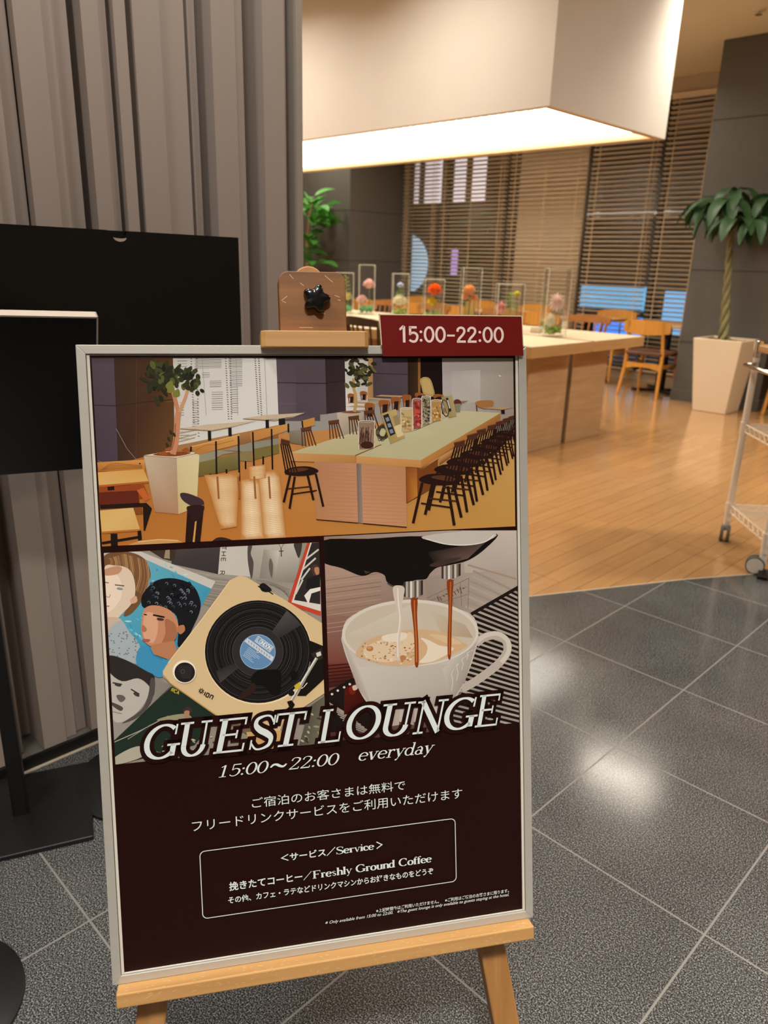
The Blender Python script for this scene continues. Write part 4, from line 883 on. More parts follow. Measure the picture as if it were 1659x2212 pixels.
pjar(820,398,886,608,'8a4a40')
for i in range(30): a.E(rn2.choice(['b8483c','98342c','c86a5a','7a2822']),rn2.uniform(834,874),rn2.uniform(425,595),11,11,0,9)
pjar(884,382,948,582,'7f785e')
for i in range(70): a.E(rn2.choice(['3a3228','2a241e','a89c78','564a38']),rn2.uniform(894,940),rn2.uniform(400,570),6,6,0,6)
pjar(950,408,1026,556,'a37f4c')
for i in range(30): a.E(rn2.choice(['c39a58','8a5c2c','b0803c','d0b07a']),rn2.uniform(960,1016),rn2.uniform(430,545),rn2.uniform(7,12),rn2.uniform(6,9),rn2.uniform(0,90),7)
a.G([(1022,382),(1100,368),(1130,515),(1075,530)],['8f7f58','a8956a','a08c5c','94804f']); a.P('23252c',(1055,390),(1070,386),(1095,480),(1078,488)); a.P('b6b2a8',(1062,405),(1072,402),(1088,460),(1078,464)); a.ring('33291f',1050,460,24,58,6,-10,14)
a.S('5a2a24',(1112,410),(1130,398),(1155,405),(1165,430),(1140,440),(1118,430)); a.P('7f7a60',(1118,430),(1160,428),(1155,485),(1128,488))
# dark top edge line of print
a.done('lounge_picture', 'printed photo of a long pale table with dark chairs and a tree')
# ---------------------------------------------------------------- record player
a=Art((-290.3,-126,-2.5,164)); a.cs=T
a.P('8a8378',(0,60),(1700,60),(1700,1700),(0,1700))
for i in range(18): a.L(rn2.choice(['79716a','989186','6f675e']),5,(700+rn2.uniform(0,80),270+i*14),(1500,330+i*22))
a.G([(560,95),(885,90),(866,292),(540,220)],['46403e','3f3a39','363031','3a3435'])
a.P('3a2f28',(375,120),(575,110),(560,205),(480,185)); a.P('8f7f68',(500,125),(530,122),(530,185),(490,180))
a.P('b7b2a8',(880,95),(1082,88),(1098,310),(864,290))
def vt(strokes,x,y,h,w):   # letters turned a quarter clockwise
    for (x0,y0,x1,y1) in strokes: a.L('3a3432',5,(x-y0*h*1.0,y+x0*w),(x-y1*h,y+x1*w))
LT={'T':[(0,1,1,1),(.5,0,.5,1)],'H':[(0,0,0,1),(1,0,1,1),(0,.5,1,.5)],'E':[(0,0,0,1),(0,1,1,1),(0,.5,.85,.5),(0,0,1,0)],'R':[(0,0,0,1),(0,1,.8,1),(.8,1,.9,.75),(.9,.75,.8,.5),(.8,.5,0,.5),(.5,.5,1,0)]}
# letters read along +y, tops toward +x
def vt(ch,cx,y,h,w):
    for (x0,y0,x1,y1) in LT[ch]: a.L('3a3432',5,(cx-h/2+y0*h,y+x0*w),(cx-h/2+y1*h,y+x1*w))
vt('T',905,100,28,22); vt('H',903,137,30,26); vt('E',901,180,30,22); vt('R',893,270,30,24)
a.G([(1075,88),(1445,74),(1402,352),(1096,322)],['a39e93','b5b0a6','7d786f','8f8a80'])
a.S('4a4541',(1072,88),(1100,95),(1090,150),(1110,215),(1095,325),(1070,200)); a.S('3a3533',(1390,80),(1445,74),(1425,180),(1400,130))
a.G([(1180,120),(1290,130),(1260,330),(1150,320)],['8f8a80','c0bbb0','8a857b','7a756c']); a.S('5f5a53',(1225,180),(1245,230),(1235,320),(1215,240))
a.L('2a2624',6,(1300,110),(1303,170)); a.L('2a2624',6,(1285,133),(1318,131)); a.L('3a3533',3,(1285,85),(1300,112),(1318,82))
a.G([(1100,325),(1400,355),(1345,500),(1120,330)],['7f776d','8f877c','9a9186','8a8176'])
for i in range(7): a.LC('6a6259',4,(1130+i*30,335+i*10),(1220+i*20,345+i*14),(1360,400+i*12))
a.P('b3402c',(1482,72),(1570,66),(1576,582),(1340,500)); a.P('c8c2b8',(1502,74),(1570,70),(1574,548),(1372,486))
a.P('2b2826',(1512,74),(1570,70),(1572,500),(1390,470))
for p in [((1470,190),(1560,120)),((1450,260),(1540,180)),((1440,330),(1500,250)),((1400,430),(1450,330))]: a.L('bdb7ad',12,*p)
a.S('4a2f28',(1510,240),(1545,225),(1565,260),(1562,300),(1525,300)); a.S('a5785a',(1530,250),(1560,245),(1562,290),(1540,292)); a.P('1d1b1c',(1480,320),(1570,290),(1572,400),(1470,400)); a.P('d5d0c6',(1460,440),(1500,395),(1572,380),(1572,405),(1510,425),(1490,500))
# left sleeve: two plain portraits on blue
a.G([(75,135),(310,135),(845,345),(480,990)],['c3bdb2','c3bdb2','9aa9ac','3f8aa6'])
a.P('b9b4ab',(75,140),(330,135),(845,340),(815,395),(330,180),(75,160))
a.G([(330,175),(818,392),(480,990),(60,760)],['5f9fb0','3f8aa4','2f86ab','4a97ad'])
for i in range(60): a.E(rn2.choice(['7fb9c6','a0cdd2','5ba2b6','398ba8','86bcc4']),rn2.uniform(200,700),rn2.uniform(220,820),rn2.uniform(6,26),rn2.uniform(4,9),rn2.uniform(0,90),7)
a.S('6a4a30',(75,170),(140,140),(260,140),(360,190),(398,290),(375,370),(340,470),(270,560),(210,580),(250,480),(270,330),(200,240),(75,280))
for i in range(26):
    x=110+i*10.5; a.LC(rn2.choice(['a9855a','8a6340','96704a','755234']),6,(x,150+abs(i-10)*3),(x+14,200+i*5),(x+6-i,270+i*7))
a.S('ccb7a2',(70,262),(160,232),(245,255),(285,330),(290,430),(262,500),(205,560),(150,610),(70,600))
a.S('d8c6b2',(75,300),(170,300),(200,420),(150,520),(80,540)); a.S('b08468',(75,262),(160,235),(200,250),(170,290),(80,300))
a.L('6a5340',9,(150,365),(215,372)); a.E('7d868a',184,392,22,9,8); a.L('7a6250',7,(78,345),(108,352)); a.LC('a07a66',5,(85,440),(110,452),(118,430)); a.L('a5645a',8,(80,512),(112,512)); a.S('c09a80',(255,470),(295,440),(305,480),(270,495))
a.S('b9a491',(78,600),(190,600),(215,700),(100,720))
a.S('9aa3a6',(95,700),(190,610),(250,690),(320,780),(330,900),(230,900),(100,850))
for i in range(46): a.E('5f6f7a',rn2.uniform(110,310),rn2.uniform(690,870),6,5,0,6)
a.S('17181c',(345,520),(335,450),(380,380),(450,330),(560,320),(680,360),(735,450),(740,540),(690,660),(640,760),(585,790),(590,660),(560,560),(420,520))
for i in range(70): a.LC(rn2.choice(['3b424c','55606c','0c0d10','6d7884']),5,*[(x,y) for x,y in [(lambda c,d:[(c-10,d),(c,d-9),(c+10,d),(c+4,d+9)])(rn2.uniform(375,705),rn2.uniform(350,560))][0]])
a.S('b57f5e',(355,530),(430,505),(540,545),(590,640),(570,720),(500,780),(420,795),(360,760),(335,690),(335,620))
a.S('c8977a',(360,560),(430,570),(450,660),(420,760),(370,750),(345,690)); a.S('9a6448',(500,600),(570,640),(570,740),(470,790),(500,700))
a.L('1f1612',12,(415,572),(495,588)); a.E('38302c',465,602,26,10,8); a.L('2a1c16',9,(352,568),(372,572)); a.S('a06a50',(345,640),(372,670),(358,690),(336,680)); a.S('9a5548',(345,738),(395,742),(380,760),(345,752)); a.S('a8704f',(580,660),(625,640),(635,680),(600,705))
a.P('a87352',(400,780),(560,750),(590,850),(520,880),(410,840))
a.S('3a83aa',(300,910),(320,800),(390,790),(430,850),(520,880),(610,820),(560,900),(480,1000),(400,980))
a.LC('2f6f96',6,(390,800),(420,850),(480,880)) 
# lower left sleeve: plain monochrome portrait
a.G([(105,850),(540,1060),(140,1450),(130,1440)],['8f8a83','77726b','8a857d','8a857d'])
a.S('aaa59c',(120,960),(200,930),(330,980),(390,1080),(350,1190),(250,1290),(150,1310),(125,1200))
a.S('2a2625',(105,855),(220,880),(370,960),(425,1000),(420,1130),(385,1060),(310,1010),(200,1030),(110,960))
a.S('4a4542',(400,1010),(430,1040),(400,1180),(310,1280),(200,1320),(330,1230),(380,1130)); 
a.L('2a2625',9,(135,1040),(200,1052)); a.E('3a3533',172,1056,24,10,15); a.L('2a2625',9,(262,1085),(320,1120)); a.E('3a3533',300,1122,24,11,30); a.S('5a544f',(160,1130),(200,1125),(225,1150),(190,1175)); a.S('4a4340',(130,1175),(205,1210),(190,1235),(135,1200)); a.L('6a645d',5,(135,1240),(200,1255))
# green sleeve
a.P('1d2a22',(545,1065),(860,1270),(700,1470),(150,1610),(145,1440))
a.L('9a958a',6,(148,1450),(330,1370),(520,1270)); a.L('8a857a',5,(240,1430),(400,1330)); a.S('a09a88',(150,1555),(300,1480),(420,1500),(300,1570),(150,1605)); a.S('8a8468',(440,1300),(520,1270),(640,1255),(680,1290),(560,1300)); a.S('3a2c24',(620,1225),(660,1205),(685,1230),(660,1260),(630,1250)); a.S('9a7458',(630,1240),(665,1235),(660,1280),(640,1285))
for i in range(14): a.E(rn2.choice(['8a8a78','b0a890','3a4638']),rn2.uniform(430,850),rn2.uniform(1380,1540),rn2.uniform(8,24),6,rn2.uniform(-40,40),7)
# RCA mark
def rot(cx,cy,ang,k):
    r=math.radians(ang); return lambda x,y:(cx+(x*math.cos(r)-y*math.sin(r))*k,cy+(x*math.sin(r)+y*math.cos(r))*k)
RQ=rot(548,1078,24,1)
for seg in [[(0,22),(0,0),(14,0),(14,10),(0,10)],[(7,10),(15,22)],[(36,4),(30,0),(22,0),(20,11),(24,22),(36,20)],[(42,22),(48,0),(56,22)],[(45,14),(54,14)]]: a.L('b5a02c',5,*[RQ(*p) for p in seg])
# turntable
a.P('6a5a44',(500,1010),(860,1275),(1060,1395),(1290,1390),(1300,1360),(540,960))
tt=[(1010,300),(1060,310),(1330,470),(1600,640),(1605,1110),(1320,1300),(1290,1380),(1200,1370),(880,1280),(530,1040),(485,1000),(482,960),(520,900),(760,590),(950,330)]
a.P('c6ac82',*tt)
for i in range(60):
    y=rn2.uniform(-260,700);x=rn2.uniform(-300,500); q=rot(1000,760,35,1); p0=q(x*1.0,y*.6); p1=q(x+120,y*.6+3)
    if p0[0]<560 or p0[1]<420 or p1[1]>1250: continue
    a.L(rn2.choice(['c0a57a','cdb48c','c4a97e']),3,p0,p1)
a.L('a8864f',8,(482,985),(535,1045),(880,1285),(1200,1375)); a.L('dcc08f',6,(950,332),(760,592),(520,902))
a.S('1a1718',(1150,368),(1180,352),(1225,385),(1232,405),(1200,415),(1165,405)); a.L('1a1718',8,(1170,380),(1245,430)); a.L('0d0c0c',8,(1140,372),(1180,400))
a.E('d9c6a0',1142,832,372,360,0,48); a.E('161415',1140,826,367,355,0,48)
for r in [350,335,322,300,290,262,250,238,222,205,196]: a.ring(rn2.choice(['2c2a2b','3a3838','252324']),1140,822,r,r*.965,4,0,40)
a.G([(1140,822),(1340,540),(1440,640)],['1d1b1c','4a4746','343132']); a.G([(1140,822),(880,1040),(850,960)],['1d1b1c','3f3c3b','2c2a2a'])
a.E('2b2829',1138,826,176,172,0,36); a.ring('3f3c3b',1138,826,176,172,4,0,36)
a.E('7e9cb8',1138,826,124,122,0,30); a.E('5b80a6',1138,826,118,116,0,30)
q=rot(1138,826,36,1)
a.P('b9c0c4',q(-112,-36),q(112,-36),q(118,-4),q(-118,-4)); a.P('c3c8ca',q(-62,-92),q(70,-92),q(70,-46),q(-62,-46)); a.P('6d8cab',q(-57,-87),q(65,-87),q(65,-51),q(-57,-51))
LN={'L':[[(0,0),(0,1),(.8,1)]],'O':[[(0,.2),(.2,0),(.8,0),(1,.2),(1,.8),(.8,1),(.2,1),(0,.8),(0,.2)]],'N':[[(0,1),(0,0),(1,1),(1,0)]],'D':[[(0,0),(0,1),(.6,1),(1,.7),(1,.3),(.6,0),(0,0)]]}
for i,ch in enumerate('LONDON'):
    for seg in LN[ch]: a.L('d9dcda',4,*[q(-50+i*19+x*14,-82+y*26) for x,y in seg])
for i in range(9): a.L('3d5f86',4,q(-96+i*22,-26),q(-84+i*22,-14))
for i in range(7): a.L('a9bccc',3,q(-70,12+i*11),q(-70+rn2.uniform(50,110),12+i*11))
a.E('d5d5cf',1140,824,9,9); a.E('4a4a4a',1140,824,5,5)
# reflection printed in the record
a.S('100e0e',(1090,1010),(1130,960),(1200,950),(1290,955),(1300,1030),(1290,1110),(1240,1120),(1180,1060),(1110,1050)); a.S('2a1c16',(1000,1140),(1050,1090),(1110,1040),(1120,1090),(1040,1150)); a.E('100e0e',1390,990,26,30)
# speaker
a.E('bfb39c',634,966,82,80,0,28); a.E('e0d6c0',630,962,80,78,0,28); a.E('211d1e',634,968,71,69,0,28)
for i in range(9): a.L('3a3536',3,(580+i*4,925+i*10),(690-i*2,925+i*10))
a.ring('4a4545',620,962,12,14,4,0,12)
# ion mark
q=rot(775,1110,27,1)
for k in range(4):
    r=math.radians(45*k); a.L('2a2420',6,q(-30-20*math.cos(r),-20*math.sin(r)),q(-30+20*math.cos(r),20*math.sin(r)))
a.E('c6ac82',*q(-30,0),5,5)
for seg in [[(0,-8),(0,18)],[(12,-8),(30,-8),(30,18),(12,18),(12,-8)],[(42,18),(42,-8),(60,-8),(60,18)]]: a.L('2a2420',7,*[q(*p) for p in seg])
# tone arm
a.P('15120f',(1490,745),(1600,790),(1600,1010),(1470,1130),(1410,1130),(1470,1020),(1500,900))
a.P('2a2622',(1505,840),(1580,800),(1588,870),(1540,890)); a.P('c2beb4',(1540,835),(1572,822),(1578,850),(1548,862))
a.L('8a857c',22,(1545,868),(1370,1160)); a.L('cfcbc2',9,(1541,868),(1366,1160)); a.P('b9a02c',(1390,1060),(1430,1030),(1432,1075),(1400,1090))
a.L('d9d5cc',5,(1440,1080),(1452,1072)); a.L('d9d5cc',5,(1455,1070),(1480,1040)); a.E('1a1613',1370,1110,22,20)
a.P('14100e',(1340,1170),(1372,1160),(1395,1190),(1380,1215),(1345,1230),(1310,1240),(1355,1205)); 
a.G([(1500,1200),(1600,1130),(1600,1480),(1420,1480)],['4d4a40','5a5648','6a6654','4a473c'])
for i in range(16): a.E(rn2.choice(['8a8468','33302a','a39c80']),rn2.uniform(1440,1580),rn2.uniform(1240,1470),rn2.uniform(8,26),7,rn2.uniform(0,90),7)
a.P('b9935c',(1060,1380),(1300,1370),(1290,1500),(1080,1520))
a.done('record_player_picture', 'printed photo of a record player on record sleeves')
# ---------------------------------------------------------------- coffee
a=Art((4.6,-126.6,293,164.5+7)); a.cs=K
a.G([(40,60),(1640,60),(1640,1700),(40,1700)],['8a7163','b0a298','5a4a40','4a241c'])
a.G([(60,300),(700,420),(640,800),(60,800)],['a58a78','8f7a70','7f6459','846558'])
a.G([(60,700),(640,800),(400,1200),(60,1200)],['86665a','7a5348','5a2a22','6a2a20'])
a.G([(60,1100),(300,1100),(300,1260),(60,1300)],['6a2c22','5e2a22','2a1410','3a1814'])
for i in range(14): a.L(rn2.choice(['a38c7c','7a5f52','6f554a']),4,(70,420+i*34),(520,360+i*34))
for i in range(6): a.L('2a120e',8,(95,1120+i*26),(290,1100+i*26))
a.G([(1150,60),(1640,60),(1600,500),(1200,700)],['b3a89e','b8aca2','9a8d82','988a80']); a.G([(850,420),(1590,360),(1590,480),(1220,700),(900,700)],['8f7f74','a39689','a09285','93857a','857568'])
a.L('94806f',14,(1200,330),(1580,440))
# grille
a.P('17110f',(1225,712),(1600,500),(1640,1700),(980,1700),(1150,1330))
for i in range(34):
    y=560+i*38; a.L('8d8278' if i%2==0 else '9c9187',17,(1640,y+14),(1240-i*9,y-170+i*1.5-14))
a.L('1a1412',26,(1225,715),(1600,500))
# lower-left grille
a.P('191110',(90,1330),(300,1210),(560,1500),(560,1620),(90,1640))
for i in range(9): a.L('8f847a',9,(100+i*20,1400+i*24),(250+i*28,1490+i*22))
for p in [(137,1340),(182,1312),(232,1286),(276,1262)]: a.E('c9c0b4',p[0],p[1],10,9)
a.G([(235,1300),(330,1240),(470,1480),(230,1500)],['4a130c','3a100b','2a0d0a','38100a']); a.S('6a1c10',(270,1290),(310,1275),(320,1330),(280,1340)); a.S('b9a394',(296,1278),(330,1268),(335,1300),(305,1310))
# small sketch on the panel
for p in [((880,590),(1208,432)),((1208,432),(1200,672)),((960,560),(1000,640)),((1060,500),(1090,640)),((1140,470),(1150,650)),((900,610),(1190,500)),((930,640),(1195,560))]: a.L('6f6055',4,*p)
for i in range(10): a.L('4a3c34',6,(960+i*22,580-i*8+rn2.uniform(-20,20)),(975+i*22,600-i*8+rn2.uniform(-20,20)))
# group head
a.emit(a.cat([(60,140),(420,125),(840,105),(1100,165),(1425,85),(1350,190),(1210,290),(1060,330),(960,350),(905,395),(870,440),(780,450),(700,500),(620,500),(565,460),(545,408),(470,385),(370,415),(215,355),(60,300)]),'120d0c')
a.G([(880,230),(1340,150),(1200,280),(960,345)],['1a1412','4a3a34','5a4840','2a1f1b']); a.S('3a2c26',(900,330),(1000,290),(1150,270),(1050,320),(950,345))
a.S('b3aca3',(835,112),(1130,70),(1420,85),(1330,150),(1180,172),(1020,160)); a.LC('d0cac0',8,(870,125),(1020,165),(1180,174),(1330,150),(1405,95))
a.P('3a302b',(385,372),(440,385),(400,400))
a.LC('4a3f39',12,(570,470),(620,498),(700,492))
def nozzle(x0,y0,x1,y1,sl):
    n=9; cols=['3a302c','a59a92','6a5e58','c9c0b8','8f847c','54483f','b5aaa0','6f6259','2f2723']
    for i in range(n):
        a0=x0+(x1-x0)*i/n;a1=x0+(x1-x0)*(i+1)/n; b=lambda x:18*math.sin(math.pi*(x-x0)/(x1-x0))
        a.P(cols[i],(a0,y0+sl*(a0-x0)),(a1,y0+sl*(a1-x0)),(a1,y1+sl*(a1-x0)+b(a1)),(a0,y1+sl*(a0-x0)+b(a0)))
nozzle(697,462,848,575,-.09); nozzle(993,342,1143,435,-.16)
a.P('3a2c24',(750,592),(810,588),(806,602),(756,604)); a.P('3a2c24',(1035,452),(1090,446),(1084,462),(1040,464))
# cup handle
a.LC('a89d92',64,(1262,945),(1330,895),(1430,880),(1500,930),(1505,1010),(1450,1090),(1370,1160),(1250,1245),(1150,1300)); a.LC('bdb4a9',34,(1270,930),(1340,882),(1432,868),(1508,920),(1516,1010),(1462,1092))
# cup body
body=[(214,880),(222,960),(245,1040),(275,1120),(305,1200),(340,1290),(390,1380),(450,1450),(540,1520),(700,1560),(880,1540),(1000,1480),(1080,1400),(1140,1310),(1185,1210),(1225,1110),(1262,990),(1282,880),(1200,700),(750,620),(300,720)]
a.S('b3aaa0',*body)
a.G([(330,1130),(1180,1100),(1060,1420),(480,1460)],['b9b1a6','a9a095','9c9388','aba298']); a.G([(216,900),(330,1080),(450,1440),(330,1280)],['aba195','bdb4aa','a69c92','978d83']); a.G([(1000,1140),(1270,930),(1180,1230),(1060,1420)],['b5ada2','a39a8f','8f867c','968c82'])
for i in range(9):
    x=1050+i*20; a.LC('c2bab0' if i%2 else '9f968b',5,(x,1360-i*42),(x+12,1270-i*34),(x+2,1200-i*26),(x+50,1120-i*18))
a.E('c4bcb0',748,862,534,262,-1,44); a.E('b5a998',750,868,512,243,-1,44)
a.G([(260,870),(750,640),(900,840),(400,960)],['b9ae9e','bdb2a4','b3a794','b0a28e']); a.G([(900,680),(1180,800),(1240,900),(1000,880)],['b5a896','a69784','a08c74','b09c84'])
# coffee
cof=[(322,1030),(370,950),(480,890),(620,860),(760,838),(900,838),(1050,870),(1150,930),(1195,960),(1120,1010),(1000,1065),(860,1105),(700,1122),(540,1108),(400,1070)]
a.S('bd9c78',*cof); a.S('c9b294',(420,960),(560,900),(700,870),(760,860),(780,960),(700,1050),(560,1090),(420,1060),(380,1010)); a.S('d0c2ae',(830,900),(880,960),(870,1030),(820,1090),(900,1090),(1000,1050),(1090,980),(980,960),(900,920)); a.S('c3a988',(900,870),(1050,890),(1150,940),(1060,950),(960,910)); a.S('cfc2b0',(540,880),(700,856),(720,900),(640,930),(540,920))
for i in range(90):
    x=rn2.uniform(350,780);y=rn2.uniform(930,1105)
    if (x-620)**2/300**2+(y-1000)**2/105**2<1: a.E(rn2.choice(['9a6c42','ab8258','8a5c36','b5906a','d6c4aa']),x,y,rn2.uniform(4,12),rn2.uniform(3,7),0,7)
a.E('a36a3c',432,983,28,20); a.E('b98a5c',428,978,18,11); a.E('a87044',690,1055,28,20)
# streams
a.emit(a.cat([(614,502),(700,502),(694,590),(676,700),(688,790),(668,900),(664,1000),(668,1076),(636,1066),(640,960),(652,850),(652,740),(632,640)]),'bdb0a2'); a.LC('d3c9bc',10,(650,510),(655,620),(668,760),(650,900),(652,1050))
a.emit(a.cat([(754,598),(803,596),(802,700),(806,820),(812,940),(812,1112),(786,1114),(782,980),(778,860),(766,740)]),'7c3512'); a.LC('b0602c',10,(780,604),(784,740),(794,880),(798,1090))
a.emit(a.cat([(1035,456),(1084,454),(1080,560),(1076,680),(1072,820),(1066,1046),(1043,1050),(1040,900),(1046,740),(1046,600)]),'7c3512'); a.LC('a8582a',9,(1064,462),(1060,640),(1056,840),(1054,1030))
# white base pieces near lettering
a.P('a89a90',(600,1460),(670,1450),(660,1580),(600,1590)); a.P('9c9088',(760,1450),(785,1446),(775,1580),(750,1580))
a.done('coffee_picture', 'printed photo of coffee pouring into a white cup')
# ------------------------------------------------------------------ lettering on the poster
def bezpts(pts, k=5):
    n = len(pts); out = []
    for i in range(n - 1):
        p = [pts[min(max(i + j, 0), n - 1)] for j in (-1, 0, 1, 2)]
        for m in range(k):
            t = m / k; out.append(tuple(.5 * (2 * p[1][c] + (p[2][c] - p[0][c]) * t + (2 * p[0][c] - 5 * p[1][c] + 4 * p[2][c] - p[3][c]) * t * t + (3 * p[1][c] - p[0][c] - 3 * p[2][c] + p[3][c]) * t ** 3) for c in range(3)))
    out.append(pts[-1]); return out
X = .63
# strokes of a roman serif alphabet, cap height 1: v stem, h bar, d diagonal, a arc, p brush path, o dot, s serif
GL = {
 'G': [('a', .5, .5, .43, .47, 48, 318), ('v', .84, .07, .42), ('s', .84, .42, .18), ('v', .84, .68, .97, .05)],
 'U': [('v', .22, .3, 1), ('v', .82, .3, 1, .06), ('a', .52, .31, .30, .29, 180, 360), ('s', .22, 1, .2), ('s', .82, 1, .17)],
 'E': [('v', .2, 0, 1), ('h', 1, .04, .80), ('h', 0, .04, .86), ('h', .52, .2, .6), ('v', .79, .78, 1, .05), ('v', .85, 0, .24, .05), ('v', .6, .4, .64, .05)],
 'S': [('p', (.72, .78, .05), (.6, .95, .055), (.42, .98, .06), (.2, .9, .11), (.17, .73, .14), (.32, .58, .17), (.55, .46, .18), (.72, .32, .15), (.69, .12, .11), (.48, .02, .06), (.28, .03, .055), (.12, .2, .05)), ('v', .74, .7, .98, .05), ('v', .11, .02, .3, .05)],
 'T': [('v', .45, 0, 1), ('h', 1, .03, .87), ('v', .05, .74, 1, .05), ('v', .85, .74, 1, .05), ('s', .45, 0, .22)],
 'L': [('v', .2, 0, 1), ('s', .2, 1, .18), ('h', 0, .03, .76), ('v', .75, 0, .3, .05)],
 'O': [('a', .5, .5, .42, .48, 0, 360)],
 'N': [('v', .2, 0, 1, .06), ('v', .84, 0, 1, .06), ('d', .17, 1, .84, 0, .15), ('s', .2, 0, .16), ('s', .14, 1, .12), ('s', .84, 1, .16)],
 'F': [('v', .2, 0, 1), ('h', 1, .04, .78), ('h', .52, .2, .58), ('v', .77, .78, 1, .05), ('v', .58, .4, .64, .05), ('s', .2, 0, .18)],
 'C': [('a', .48, .5, .42, .48, 45, 315), ('v', .8, .68, .97, .05)],
 '1': [('v', .3, 0, .98, .11), ('s', .3, 0, .2), ('d', .3, .96, .1, .82, .06)],
 '5': [('v', .17, .52, .97, .06), ('h', .95, .15, .6, .08), ('p', (.15, .5, .05), (.35, .62, .06), (.56, .5, .1), (.58, .25, .11), (.42, .04, .07), (.2, .03, .06), (.08, .14, .06))],
 '0': [('a', .32, .49, .26, .48, 0, 360)],
 '2': [('p', (.1, .74, .09), (.15, .92, .06), (.33, .98, .06), (.53, .88, .1), (.52, .68, .11), (.34, .38, .07), (.08, .05, .05)), ('h', .045, .06, .58, .09), ('v', .58, .04, .2, .05)],
 ':': [('o', .14, .09, .07), ('o', .14, .56, .07)],
 '~': [('p', (.02, .36, .09), (.16, .57, .15), (.34, .57, .18), (.52, .42, .18), (.7, .36, .15), (.86, .56, .08))],
 'e': [('a', .3, X / 2, .24, X / 2 - .02, 12, 320), ('h', .35, .08, .54)],
 'v': [('d', .1, X, .31, 0, .13), ('d', .31, 0, .52, X, .05), ('s', .1, X, .11), ('s', .52, X, .1)],
 'r': [('v', .16, 0, X), ('s', .16, 0, .14), ('s', .1, X, .08), ('p', (.18, .42, .05), (.28, .58, .07), (.42, .6, .08)), ('o', .42, .55, .065)],
 'y': [('d', .1, X, .31, .02, .13), ('d', .52, X, .2, -.22, .05), ('o', .15, -.22, .06), ('s', .1, X, .11), ('s', .52, X, .1)],
 'd': [('a', .28, X / 2, .22, X / 2 - .02, 0, 360), ('v', .5, 0, 1), ('s', .45, 1, .08), ('s', .56, 0, .09)],
 'a': [('a', .24, .18, .17, .17, 0, 360), ('v', .43, 0, .45), ('p', (.43, .44, .12), (.3, .61, .06), (.12, .5, .07)), ('s', .48, 0, .08)],
 'i': [('v', .16, 0, X), ('s', .16, 0, .14), ('s', .1, X, .08), ('o', .16, .86, .075)],
 'c': [('a', .28, X / 2, .22, X / 2 - .02, 45, 318), ('o', .42, .47, .06)],
 's': [('p', (.4, .5, .05), (.25, .61, .06), (.1, .5, .09), (.24, .34, .12), (.42, .18, .1), (.28, .02, .06), (.08, .14, .05))],
 'h': [('v', .16, 0, 1), ('s', .16, 0, .13), ('s', .1, 1, .08), ('a', .36, .4, .2, .21, 0, 175), ('v', .56, 0, .4), ('s', .56, 0, .12)],
 'l': [('v', .16, 0, 1), ('s', .16, 0, .13), ('s', .1, 1, .08)],
 'o': [('a', .3, X / 2, .24, X / 2 - .02, 0, 360)],
 'u': [('v', .16, .2, X), ('a', .35, .2, .19, .19, 185, 360), ('v', .55, 0, X), ('s', .1, X, .08), ('s', .5, X, .08), ('s', .6, 0, .08)],
 'n': [('v', .16, 0, X), ('s', .16, 0, .13), ('s', .1, X, .08), ('a', .36, .4, .2, .21, 0, 175), ('v', .56, 0, .4), ('s', .56, 0, .12)],
 'f': [('v', .18, 0, .78), ('p', (.18, .76, .14), (.24, .95, .07), (.4, .96, .06)), ('o', .4, .9, .06), ('h', X, .02, .36), ('s', .18, 0, .14)],
 ' ': [],
}
ADV = {'G': 1.0, 'U': .98, 'E': .92, 'S': .82, 'T': .9, 'L': .8, 'O': 1.0, 'N': 1.0, 'F': .84, 'C': .92, '1': .62, '5': .66, '0': .66, '2': .66, ':': .3, '~': .9, 'i': .33, 'l': .33, 'r': .52, 's': .5, 'c': .52, 'e': .58, 'v': .6, 'y': .6, 'a': .58, 'f': .4, ' ': .42, 'd': .66, 'o': .6}
